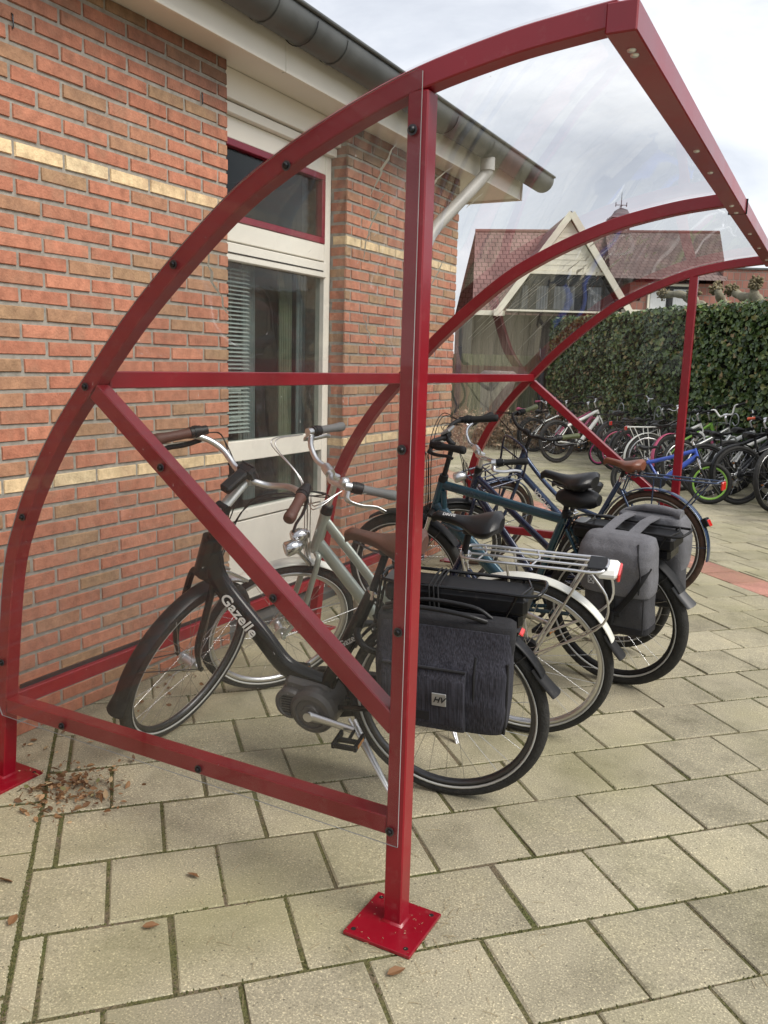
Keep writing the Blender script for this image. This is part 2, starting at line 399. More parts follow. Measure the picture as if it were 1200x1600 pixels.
    def ring(s, c, R, prof, nmaj=56, mi=0, a0=0, a1=2*PI, smooth=True, closedprof=True):
        """profile (dr, y) swept round the y axis through c (wheel in the xz plane)"""
        c = V(c); full = abs(a1-a0-2*PI) < 1e-6
        cnt = nmaj if full else nmaj+1; rings = []
        for i in range(cnt):
            a = a0+(a1-a0)*i/nmaj
            rings.append([c+V(((R+dr)*math.cos(a), y, (R+dr)*math.sin(a))) for dr, y in prof])
        n = len(prof)
        vs = [p for r in rings for p in r]; fs = []
        for i in range(cnt if full else cnt-1):
            j = (i+1) % cnt
            for k in range(n if closedprof else n-1):
                fs.append((i*n+k, i*n+(k+1) % n, j*n+(k+1) % n, j*n+k))
        s.add(vs, fs, mi, smooth)
    def disc(s, c, r, y0, y1, n=24, mi=0, prof=None):
        """solid of revolution about the y axis; prof list of (r,y)"""
        prof = prof or [(0, y0), (r, y0), (r, y1), (0, y1)]
        c = V(c); rings = []
        for k in range(n):
            a = 2*PI*k/n
            rings.append([c+V((rr*math.cos(a), yy, rr*math.sin(a))) for rr, yy in prof])
        m = len(prof); vs = [p for r_ in rings for p in r_]; fs = []
        for k in range(n):
            j = (k+1) % n
            for q in range(m-1): fs.append((k*m+q, k*m+q+1, j*m+q+1, j*m+q))
        s.add(vs, fs, mi, False)
    def build(s, name, mats, parent=None, loc=None):
        me = bpy.data.meshes.new(name); me.from_pydata(s.v, [], s.f)
        if not isinstance(mats, (list, tuple)): mats = [mats]
        for m in mats: me.materials.append(MATS[m])
        if any(s.mi): me.polygons.foreach_set('material_index', s.mi)
        me.polygons.foreach_set('use_smooth', s.sm)
        if s.uv:
            l = me.uv_layers.new(name='UVMap')
            for p in me.polygons:
                for li, vi in zip(p.loop_indices, p.vertices): l.data[li].uv = s.uv(me.vertices[vi].co)
        me.validate(); me.update()
        o = bpy.data.objects.new(name, me); COL.objects.link(o)
        if parent is not None: o.parent = parent
        return o
def bevel(o, w=.002, seg=2):
    m = o.modifiers.new('bevel', 'BEVEL'); m.width = w; m.segments = seg; m.limit_method = 'ANGLE'; m.angle_limit = rad(40)
    return o
def tag(o, label, cat=None, group=None, kind=None):
    o['label'] = label
    if cat: o['category'] = cat
    if group: o['group'] = group
    if kind: o['kind'] = kind
    return o
def empty(name, M=None):
    o = bpy.data.objects.new(name, None); COL.objects.link(o); o.empty_display_size = .1
    if M is not None: o.matrix_world = M
    return o
def spl(pts, k=6):
    """Catmull-Rom through pts"""
    pts = [V(p) for p in pts]; out = []
    P = [pts[0]*2-pts[1]]+pts+[pts[-1]*2-pts[-2]]
    for i in range(1, len(P)-2):
        for j in range(k):
            t = j/k; a, b, c, d = P[i-1], P[i], P[i+1], P[i+2]
            out.append(.5*((2*b)+(c-a)*t+(2*a-5*b+4*c-d)*t*t+(3*b-a-3*c+d)*t**3))
    out.append(pts[-1]); return out
def text_geo(body, size, bold=False, shear=0.0):
    cu = bpy.data.curves.new('txt', 'FONT'); cu.body = body; cu.size = size; cu.extrude = .0006; cu.shear = shear
    cu.resolution_u = 3
    if bold: cu.offset = size*.018
    cu.align_x = 'CENTER'; cu.align_y = 'CENTER'
    o = bpy.data.objects.new('txt', cu); COL.objects.link(o)
    dg = bpy.context.evaluated_depsgraph_get(); me = bpy.data.meshes.new_from_object(o.evaluated_get(dg))
    vs = [v.co.copy() for v in me.vertices]; fs = [tuple(p.vertices) for p in me.polygons]
    bpy.data.objects.remove(o); bpy.data.curves.remove(cu); bpy.data.meshes.remove(me)
    return vs, fs
def put_text(name, body, size, org, xd, yd, mat, parent, bold=False, shear=0.0, T=None, lift=.0012):
    vs, fs = text_geo(body, size, bold, shear); org = V(org); xd = V(xd).normalized(); yd = V(yd).normalized(); zd = xd.cross(yd)
    mb = MB(T); mb.add([org+xd*v.x+yd*v.y+zd*(v.z+lift) for v in vs], fs)
    return mb.build(name, mat, parent)

# ------------------------------------------------------------------ camera
CAM = V((2.38866, -1.78381, 1.44))
FW = V((-.46174128, .86989724, -.17341798)); RT = V((.88071602, .47287271, .02703139)); UP = V((-.10551916, .14025048, .98447728))
cd = bpy.data.cameras.new('camera'); cam = bpy.data.objects.new('camera', cd); COL.objects.link(cam)
R3 = Matrix((RT, UP, -FW)).transposed(); cam.matrix_world = Matrix.Translation(CAM) @ R3.to_4x4()
cd.sensor_fit = 'AUTO'; cd.sensor_width = 36; cd.lens = 1314.69/1600*36; cd.clip_end = 2000; cd.clip_start = .05
sc.camera = cam

# ------------------------------------------------------------------ world & sun
w = bpy.data.worlds.new('World'); sc.world = w; w.use_nodes = True; nt = w.node_tree; nt.nodes.clear()
out = nt.nodes.new('ShaderNodeOutputWorld')
sky = N(nt, 'ShaderNodeTexSky'); sky.sky_type = 'NISHITA'; sky.sun_disc = False
SUN_EL, SUN_AZ = 46, 97      # azimuth clockwise from +Y
sky.sun_elevation = rad(SUN_EL); sky.sun_rotation = rad(SUN_AZ)
bg1 = N(nt, 'ShaderNodeBackground', Strength=.10); L(nt, sky.outputs[0], bg1.inputs['Color'])
tc = N(nt, 'ShaderNodeTexCoord'); mp = N(nt, 'ShaderNodeMapping'); mp.inputs['Scale'].default_value = (1, 1, 2.2); mp.inputs['Location'].default_value = (.35, 1.3, .2)
L(nt, tc.outputs['Generated'], mp.inputs['Vector'])
n1 = N(nt, 'ShaderNodeTexNoise', Scale=2.7, Detail=9.0, Roughness=.55); L(nt, mp.outputs['Vector'], n1.inputs['Vector'])
n1.inputs['Distortion'].default_value = .4
cr = ramp(nt, n1.outputs['Fac'], [(.36, (.235, .242, .262)), (.46, (.295, .302, .318)), (.53, (.355, .358, .366)), (.62, (.425, .425, .43))])
bg2 = N(nt, 'ShaderNodeBackground', Strength=1.0); L(nt, cr.outputs['Color'], bg2.inputs['Color'])
mx = N(nt, 'ShaderNodeMixShader'); mx.inputs[0].default_value = .88
L(nt, bg1.outputs[0], mx.inputs[1]); L(nt, bg2.outputs[0], mx.inputs[2]); L(nt, mx.outputs[0], out.inputs['Surface'])
sd = bpy.data.lights.new('sun', 'SUN'); sd.energy = 1.25; sd.angle = rad(30); sd.color = (1, .95, .87)
so = bpy.data.objects.new('sun', sd); COL.objects.link(so)
sdir = V((math.sin(rad(SUN_AZ))*math.cos(rad(SUN_EL)), math.cos(rad(SUN_AZ))*math.cos(rad(SUN_EL)), math.sin(rad(SUN_EL))))
so.rotation_euler = sdir.to_track_quat('Z', 'Y').to_euler()
sc.view_settings.view_transform = 'Standard'; sc.view_settings.look = 'None'; sc.view_settings.gamma = 1; sc.view_settings.exposure = 1.52
sc.cycles.max_bounces = 8; sc.cycles.transparent_max_bounces = 24

# ------------------------------------------------------------------ ground
U = V((1, 1, 0)).normalized(); W = V((-1, 1, 0)).normalized()
mb = MB(); S = 400
mb.add([(-S,-S,-.0040),(S,-S,-.0040),(S,S,-.0040),(-S,S,-.0040)], [(0,1,2,3)])
g = mb.build('ground', 'joint'); g['kind'] = 'structure'
def pavers():
    mb = MB(); PU, PV, gap = .305, .297, .0050
    def tile(u0, u1, v0, v1, mi):
        zc = random.uniform(-.002, .002); t = [random.uniform(-.0015, .0015) for _ in range(4)]
        ch = .004; g_ = gap+random.uniform(-.0008, .0008)
        ds = (random.uniform(-.0015, .0015), random.uniform(-.0015, .0015))
        u0 += g_+ds[0]; u1 -= g_-ds[0]; v0 += g_+ds[1]; v1 -= g_-ds[1]
        vs = []
        for (dz, c) in ((-.019, 0), (-ch+zc, 0), (zc, ch)):
            for i, (a, b) in enumerate(((u0+c, v0+c), (u1-c, v0+c), (u1-c, v1-c), (u0+c, v1-c))):
                p = U*(a+random.gauss(0, .0011))+W*(b+random.gauss(0, .0011)); vs.append((p.x, p.y, dz+(t[i] if c or dz > -.01 else 0)))
        fs = [(8,9,10,11)]
        for l in (0, 4):
            for k in range(4): fs.append((l+k, l+(k+1) % 4, l+4+(k+1) % 4, l+4+k))
        mb.add(vs, fs, mi)
    for j in range(-20, 58):
        v0 = -1.184+PV*j; off = 1.416 if j % 2 == 0 else 1.563
        for i in range(-14, 60):
            u0 = off+PU*i; u1 = u0+PU
            if u1 <= .135: continue
            if u0 < .13: u0 = .13
            if u1-u0 < .05: continue
            c = U*(u0+u1)/2+W*(v0+PV/2)
            if c.y < -4.25 or c.y > 17 or c.x > 9 or c.x < -9: continue
            if c.x < -.6 and c.y < 4.0: continue
            # a straight band of red pavers crosses the yard
            B0, B1 = 4.42, 4.72
            if u0 < B0 < u1:
                if B0-u0 > .05: tile(u0, B0, v0, v0+PV, 0)
                continue_ = False
                if u1 > B1+.05: tile(B1, u1, v0, v0+PV, 0)
                continue
            if B0 <= u0 < B1:
                if u1-B1 > .05: tile(B1, u1, v0, v0+PV, 0)
                continue
            tile(u0, u1, v0, v0+PV, 0)
        c = U*4.57+W*(v0+PV/2)
        if -1.5 < c.y < 17 and c.x > -6: tile(4.42, 4.72, v0, v0+PV, 1)
    # the strip beside the school wall: laid without stagger
    for j in range(-14, 40):
        v0 = -1.09+PV*j
        for i in range(1, 9):
            u1 = .13-.30*(i-1); u0 = u1-.30; c = U*(u0+u1)/2+W*(v0+PV/2)
            if c.x < -.55 and c.y < 4.0 or c.y < -4.25 or c.y > 9 or c.x < -6: continue
            tile(u0, u1, v0, v0+PV, 0)
    o = mb.build('pavement', ['paver', 'paver_red']); o['kind'] = 'structure'
pavers()
SD_ = 1.511
def moss_and_litter():
    mb = MB()
    # moss clumps that swell out of the joints near the camera
    PU, PV = .305, .297
    for _ in range(26000):
        j = random.randint(-6, 14)
        if random.random() < .62:
            u = random.uniform(-.2, 5.2); v = -1.184+PV*j+random.gauss(0, .0042)
        else:
            off = 1.416 if j % 2 == 0 else 1.563
            u = off+PU*random.randint(-4, 12)+random.gauss(0, .0042); v = -1.184+PV*(j+random.random())
        if u < .13: u = .13+random.gauss(0, .004); v = random.uniform(-1.6, .6)
        p = U*u+W*v
        if p.y > 4 or p.x < -.2: continue
        if noise.noise(V((u*1.7, v*1.7, 3.1))) < -.12: continue
        r = random.uniform(.0018, .0062); h = random.uniform(-.002, .0028); n = 5; a0 = random.random()*6
        vs = [(p.x+r*math.cos(a0+2*PI*k/n)*random.uniform(.7, 1.2), p.y+r*math.sin(a0+2*PI*k/n)*random.uniform(.7, 1.2), -.006) for k in range(n)]+[(p.x, p.y, h)]
        mb.add(vs, [(k, (k+1) % n, n) for k in range(n)])
    o = mb.build('moss', 'moss'); tag(o, 'green moss growing in the joints between the concrete pavers', 'moss', kind='stuff')
    # straw bits
    mb = MB()
    for _ in range(240):
        c = V((random.gauss(1.2, .8), random.gauss(-.25, .5), .002)); a = random.random()*PI; l = random.uniform(.004, .022)
        if random.random() < .35: c = V((random.gauss(1.56, .10), random.gauss(-.03, .09), .013 if False else .002))
        d = V((math.cos(a), math.sin(a), 0))*l
        mb.tube([c-d, c+V((0, 0, .002)), c+d], .0007, 3)
    for _ in range(34):
        c = V((SD_+random.uniform(-.09, .09), -.018+random.uniform(-.09, .09), .0125)); a = random.random()*PI; l = random.uniform(.0008, .0035); d = V((math.cos(a), math.sin(a), 0))*l
        mb.tube([c-d, c+d], .0006, 3)
    o = mb.build('straw_bits', 'straw'); tag(o, 'pale straw bits and dust strewn over the pavers by the post foot', 'straw', kind='stuff')
moss_and_litter()
def leaf_mesh(mb, c, s, rot):
    pts = [(-1, 0, 0), (-.55, .42, .1), (.1, .5, .16), (.5, .25, .1), (1, 0, .0), (.5, -.3, .12), (.05, -.48, .16), (-.6, -.38, .1), (0, 0, -.02)]
    q = rot
    vs = [q @ (V(p)*s) + c for p in pts]
    mb.add(vs, [(8, i, (i+1) % 8) for i in range(8)])
def litter():
    mb = MB()
    for _ in range(330):
        kq = random.random(); c = V((random.gauss(.26, .085), random.gauss(.09, .085)-.10*kq, random.uniform(.003, .022)))
        if c.x < -.2: continue
        rot = Matrix.Rotation(random.random()*6.3, 3, 'Z') @ Matrix.Rotation(random.gauss(0, .9), 3, 'X') @ Matrix.Rotation(random.gauss(0, .4), 3, 'Y')
        leaf_mesh(mb, c, random.choice((random.uniform(.003, .009), random.uniform(.007, .019))), rot)
    for _ in range(60):
        c = V((random.uniform(-.2, .05), random.uniform(-.4, 1.3), random.uniform(.003, .012)))
        leaf_mesh(mb, c, random.uniform(.006, .016), Matrix.Rotation(random.random()*6.3, 3, 'Z') @ Matrix.Rotation(random.gauss(0, .5), 3, 'X'))
    o = mb.build('leaf_litter', 'dry_leaf'); tag(o, 'heap of dry brown leaves swept against the rear post of the shelter', 'leaf litter', kind='stuff')
    spots = [((.66, -.50), 'small curled brown leaf alone on a paver left of the front post'), ((.93, -.12), 'dark crumpled leaf lying under the bottom rail of the shelter'),
             ((.50, -.40), 'pale orange leaf lying at the long joint near the rear post'), ((.98, -.34), 'reddish torn leaf in the middle of a paver below the bottom rail'),
             ((.62, -.62), 'tan leaf lying near the left bottom corner of the photo'), ((1.60, -.17), 'reddish leaf at the lower corner of the front base plate')]
    for (x, y), lab in spots:
        mb = MB()
        leaf_mesh(mb, V((0, 0, .008)), random.uniform(.018, .028), Matrix.Rotation(random.random()*6.3, 3, 'Z') @ Matrix.Rotation(random.gauss(0, .4), 3, 'X'))
        o = mb.build('dry_leaf', 'dry_leaf'); o.location = (x, y, 0)
        tag(o, lab, 'leaf', 'loose dry leaves on the pavers')
litter()

# ------------------------------------------------------------------ school building
WX = -.235; WE = 4.22; Y0 = -3.2; YA = 1.512; YB = 2.600; WT = 2.79; RX = -.345
def school():
    root = empty('school_building', Matrix.Translation((WX, 1.5, 0)))
    inv = root.matrix_world.inverted()
    def bld(mb, n, m): o = mb.build(n, m); o.parent = root; o.matrix_parent_inverse = inv; return o
    mb = MB()
    # mortar bed
    def slab(x0, x1, y0, y1, z0, z1, mi=0): mb.box(((x0+x1)/2, (y0+y1)/2, (z0+z1)/2), (x1-x0, y1-y0, z1-z0), None, mi)
    slab(-.55, WX-.006, Y0, YA-.005, -.1, WT, 2); slab(-.55, WX-.006, YB+.005, WE-.005, -.1, WT, 2)
    slab(-5.5, -.55, WE-.3, WE-.005, -.1, WT, 2)
    ch = .0623; z_st = .962
    def brick(face, a0, a1, z0, z1, mi):
        # face: 'x' wall plane facing +x ; 'r' reveal facing -y/+y ; 'e' end wall facing +y
        d = random.uniform(-.0015, .0018); c = .0035
        j = lambda: random.uniform(-.0013, .0013)
        pts = [(a0+j(), z0+j()), (a1+j(), z0+j()), (a1+j(), z1+j()), (a0+j(), z1+j())]
        vs = []
        for lvl in range(2):
            for k, (a, z) in enumerate(pts):
                sa = 1 if k in (0, 3) else -1; sz = 1 if k in (0, 1) else -1
                if lvl: aa, zz, dep = a+sa*c*random.uniform(.5, 1.6), z+sz*c*random.uniform(.5, 1.5), d
                else: aa, zz, dep = a, z, -.010
                if face == 'x': vs.append((WX+dep, aa, zz))
                elif face == 'ra': vs.append((aa, YA-.0045+dep*.3, zz))
                elif face == 'rb': vs.append((aa, YB+.0045-dep*.3, zz))
                elif face == 'e': vs.append((aa, WE+dep, zz))
        fs = [(4,5,6,7)]+[(k, (k+1) % 4, 4+(k+1) % 4, 4+k) for k in range(4)]
        if face in ('ra', 'e'): fs = [f[::-1] for f in fs]
        mb.add(vs, fs, mi)
    for k in range(-16, 30):
        zc = z_st+ch*k; z0, z1 = zc-.0255, zc+.0255
        if z1 < 0 or z0 > WT-.01: continue
        z1 = min(z1, WT); mi = 1 if k in (0, 19) else 0
        off = 0 if k % 2 else .111
        for seg in ((Y0, YA), (YB, WE)):
            y = .332-.222*40+off
            while y < seg[1]:
                a0, a1 = max(y+.0055, seg[0]), min(y+.222-.0055, seg[1])
                if a1-a0 > .03: brick('x', a0, a1, z0, z1, mi)
                y += .222
        # reveals and end wall
        for fc in ('ra', 'rb'):
            x = WX-(.0 if k % 2 else .0)
            brick(fc, WX-.012-(.085 if k % 2 else .105), WX-.002, z0, z1, mi)
        x = WX-.002
        first = .10 if k % 2 else .21
        brick('e', x-first, x, z0, z1, mi); x -= first+.011
        while x > -3.2:
            brick('e', x-.21, x, z0, z1, mi); x -= .221
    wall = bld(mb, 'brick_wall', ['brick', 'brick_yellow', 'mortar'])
    # two open head joints and hooks
    for (y, z) in ((.35, 2.56), (1.33, 2.575)):
        mb = MB(); mb.tube([(WX+.001, y, z+.022), (WX+.006, y, z+.018), (WX+.007, y, z-.02), (WX+.003, y, z-.026)], .0028, 6)
        bld(mb, 'wall_hook', 'dark_metal')
    # soffit, fascia
    mb = MB(); mb.box((-.165-.6, (Y0+5.03)/2, WT+.009), (.17+1.2, 5.03-Y0, .018)); bld(mb, 'soffit', 'cream')
    mb = MB()
    ys = [Y0, -1.2, 1.724, 4.25, 5.035]
    for a, b in zip(ys[:-1], ys[1:]): mb.box((-.069, (a+b)/2, 2.872), (.022, b-a-.004, .195), None, 0, .002)
    mb.box((-.6, 5.046, 2.90), (1.1, .022, .25)); bld(mb, 'fascia', 'cream')
    mb = MB(); mb.box((-.0755, 1.724, 2.872), (.012, .0045, .193)); bld(mb, 'fascia_joint', 'dark_slot')
    # gutter (half round with a rolled front bead)
    mb = MB(); cx, cz, r = .036, 2.968, .094
    prof = []
    for k in range(15):
        a = PI+PI*k/14; prof.append((cx+r*math.cos(a), cz+r*math.sin(a)))
    prof_in = [(cx+(r-.003)*math.cos(PI+PI*k/14), cz+(r-.003)*math.sin(PI+PI*k/14)) for k in range(14, -1, -1)]
    ring = [(cx-r, cz+.045)]+prof+[(cx+r, cz+.02), (cx+r-.003, cz+.02)]+prof_in+[(cx-r+.003, cz+.045)]
    ends = [Y0, 5.30]
    rings = [[(x, y, z) for x, z in ring] for y in ends]
    mb.loft(rings, smooth=False, caps=True)
    mb.tube([(cx+r+.006, Y0, cz+.022), (cx+r+.006, 5.30, cz+.022)], .010, 10)
    for ye in ends: mb.add([(x, ye, z) for x, z in prof], [tuple(range(len(prof)))])
    for y in (-1.55, -.55, .45, 1.42, 1.98, 2.95, 3.95, 4.75):
        rg = []
        for dy in (-.012, .012): rg.append([(cx+(r+.004)*math.cos(PI+PI*k/14), y+dy, cz+(r+.004)*math.sin(PI+PI*k/14)) for k in range(15)])
        vs = [p for q in rg for p in q]; mb.add(vs, [(k, k+1, 15+k+1, 15+k) for k in range(14)], 0, True)
    g_ = bld(mb, 'gutter', 'zinc')
    for p in g_.data.polygons: p.use_smooth = len(p.vertices) == 4
    # bracket hooks read as thin dark bands
    mb = MB()
    for y in (.9, 1.70, 2.50, 3.30):
        mb = MB()
        pts = [(cx+(r+.006)*math.cos(PI*1.05+PI*.92*k/12), y, cz+(r+.006)*math.sin(PI*1.05+PI*.92*k/12)) for k in range(13)]
        mb.tube(pts, .003, 5)
        bld(mb, 'gutter_bracket', 'dark_metal')
    # downpipe with swan neck round the building corner
    mb = MB(); mb.tube(spl([(cx, 4.06, 2.875), (cx, 4.06, 2.80), (cx-.03, 4.03, 2.74), (-.08, 3.86, 2.56), (-.165, 3.66, 2.36), (-.185, 3.56, 2.22), (-.185, 3.54, 2.1), (-.185, 3.54, .05)], 6), .042, 14)
    mb.tube([(cx, 4.06, 2.885), (cx, 4.06, 2.80)], .052, 14)
    bld(mb, 'downpipe', 'pvc')
    # roof
    mb = MB(); sl = rad(30)
    n = 34; yy0, yy1 = Y0, 5.12
    x0, z0 = .005, 3.055
    dx, dz = -5.4*math.cos(sl), 5.4*math.sin(sl)
    mb.add([(x0, yy0, z0), (x0, yy1, z0), (x0+dx, yy1, z0+dz), (x0+dx, yy0, z0+dz), (x0, yy0, z0-.03), (x0, yy1, z0-.03), (x0+dx, yy1, z0+dz-.06), (x0+dx, yy0, z0+dz-.06)],
           [(0,1,2,3),(4,7,6,5),(0,4,5,1),(1,5,6,2)])
    # waved tile noses along the eave
    for i in range(int((yy1-yy0)/.225)):
        y = yy0+.1125+i*.225
        for rr_ in range(3):
            pts = [(x0-.02-rr_*.29*math.cos(sl), y+.095*math.sin(PI*(k/6-.5)), z0+.012+rr_*.29*math.sin(sl)+.028*math.cos(PI*(k/6-.5))) for k in range(7)]
            pts2 = [(p[0]-.30*math.cos(sl), p[1], p[2]+.30*math.sin(sl)) for p in pts]
            mb.add(pts+pts2, [(k, k+1, 7+k+1, 7+k) for k in range(6)]+[tuple(range(7))], 0, True)
    mb.uv = lambda c: (c.y, (c.z-z0)/math.sin(sl)); bld(mb, 'roof', 'roof_dark')
    mb = MB()   # gable end closing triangle
    mb.add([(x0-.15, 5.02, 2.81), (x0+dx, 5.02, 2.81), (x0+dx, 5.02, z0+dz-.07), (x0-.15, 5.02, z0)], [(0,1,2,3)]); bld(mb, 'gable_end', 'cream')
    # ---- recessed window bay
    xr = RX
    def cbox(mb, x0, x1, y0, y1, z0, z1, ch=.003, mi=0): mb.box(((x0+x1)/2, (y0+y1)/2, (z0+z1)/2), (abs(x1-x0), y1-y0, z1-z0), None, mi, ch)
    fb = MB()
    cbox(fb, xr-.06, WX-.050, YA+.001, YB+.03, 2.655, 2.788); cbox(fb, xr-.05, WX-.072, YA+.001, YB-.001, 2.602, 2.648)
    bay = bld(fb, 'bay_head_panel', 'cream')
    fb = MB()
    Y1, Y2 = YA+.002, YB-.002
    cbox(fb, xr-.06, xr, Y1, Y1+.040, .0, 2.60); cbox(fb, xr-.06, xr+.001, Y2-.062, Y2, .0, 2.60)
    for a, b in ((2.500, 2.600), (2.020, 2.115), (.915, 1.020), (.600, .652)):
        cbox(fb, xr-.058, xr-.0015, Y1+.040, Y2-.062, a, b)
    win = bld(fb, 'window_frame', 'cream')
    def sub(mb, n, m):
        o = mb.build(n, m); o.parent = win; return o
    # children of the window frame share its (world-aligned) space
    def sub(mb, n, m):
        o = mb.build(n, m); o.parent = win; o.matrix_parent_inverse = win.matrix_world.inverted(); return o
    a, b = Y1+.040, Y2-.062
    fb = MB()
    for (p, q, r1, r2) in ((a, b, 2.465, 2.499), (a, b, 2.116, 2.150), (a, a+.034, 2.150, 2.465), (b-.034, b, 2.150, 2.465)):
        cbox(fb, xr-.045, xr+.004, p, q, r1, r2)
    sub(fb, 'casement', 'red_frame')
    fb = MB(); cbox(fb, xr-.03, xr+.012, Y1+.005, b+.008, 1.925, 2.010, .004); cbox(fb, xr+.0125, xr+.0145, a+.02, b-.03, 1.957, 1.964, 0, 1)
    sub(fb, 'ventilation_grille', ['cream', 'dark_slot'])
    gb = MB()
    for (z0_, z1_) in ((2.150, 2.465), (1.020, 1.925), (.652, .915)):
        gb.box((xr-.030, (a+b)/2, (z0_+z1_)/2), (.006, b-a-.002, z1_-z0_-.002))
    sub(gb, 'window_pane', 'window_glass')
    fb = MB(); cbox(fb, xr-.05, xr-.006, Y1+.041, Y2-.063, .06, .590, .003); sub(fb, 'parapet_panel', 'cream')
    fb = MB(); cbox(fb, xr-.2, WX-.03, YA+.001, YB-.001, -.05, .045, .004); sub(fb, 'threshold', 'zinc')
    # room behind
    rb = MB(); x1 = xr-.07; x2 = xr-2.6
    y_a, y_b = Y1-.9, Y2+.9
    rb.add([(x2,y_a,0),(x2,y_b,0),(x2,y_b,2.75),(x2,y_a,2.75),(x1,y_a,0),(x1,y_b,0),(x1,y_b,2.75),(x1,y_a,2.75)], [(0,1,2,3),(0,4,5,1),(3,2,6,7),(0,3,7,4),(1,5,6,2)])
    bld(rb, 'room', 'room')
    bb = MB()
    z = 1.90
    while z > 1.04:
        bb.box((xr-.085, a+.185, z), (.022, .37, .0016), Matrix.Rotation(rad(28), 3, 'Y')); z -= .021
    for y in (a+.22, a+.33): bb.tube([(xr-.085, y, 1.9), (xr-.085, y, 1.04)], .001, 4)
    bld(bb, 'blind', 'blind')
    for nm, (c0, c1), mt in (('curtain', (a+.44, a+.54), 'curtain_grey'), ('curtain', (b-.20, b-.08), 'curtain_green'), ('curtain', (b-.02, b+.20), 'curtain_grey')):
        cb = MB(); n = 40; top = []; bot = []
        for k in range(n+1):
            y = c0+(c1-c0)*k/n; x = xr-.18+.018*math.sin(k*1.1)
            top.append((x, y, 1.98)); bot.append((x, y, .66))
        cb.add(top+bot, [(k, k+1, n+1+k+1, n+1+k) for k in range(n)], 0, True); bld(cb, nm, mt)
    # furniture seen through the pane
    fb = MB(); fb.box((xr-.5, a+.56, 1.10), (.3, .26, .015)); fb.box((xr-.5, a+.56, 1.26), (.3, .26, .015))
    for y in (a+.44, a+.68): fb.beam((xr-.38, y, .65), (xr-.38, y, 1.27), .02, .02)
    bld(fb, 'shelf', 'white_paint')
    tag(root, 'red brick school building with yellow brick bands, cream eaves and a zinc gutter', 'building')
school()

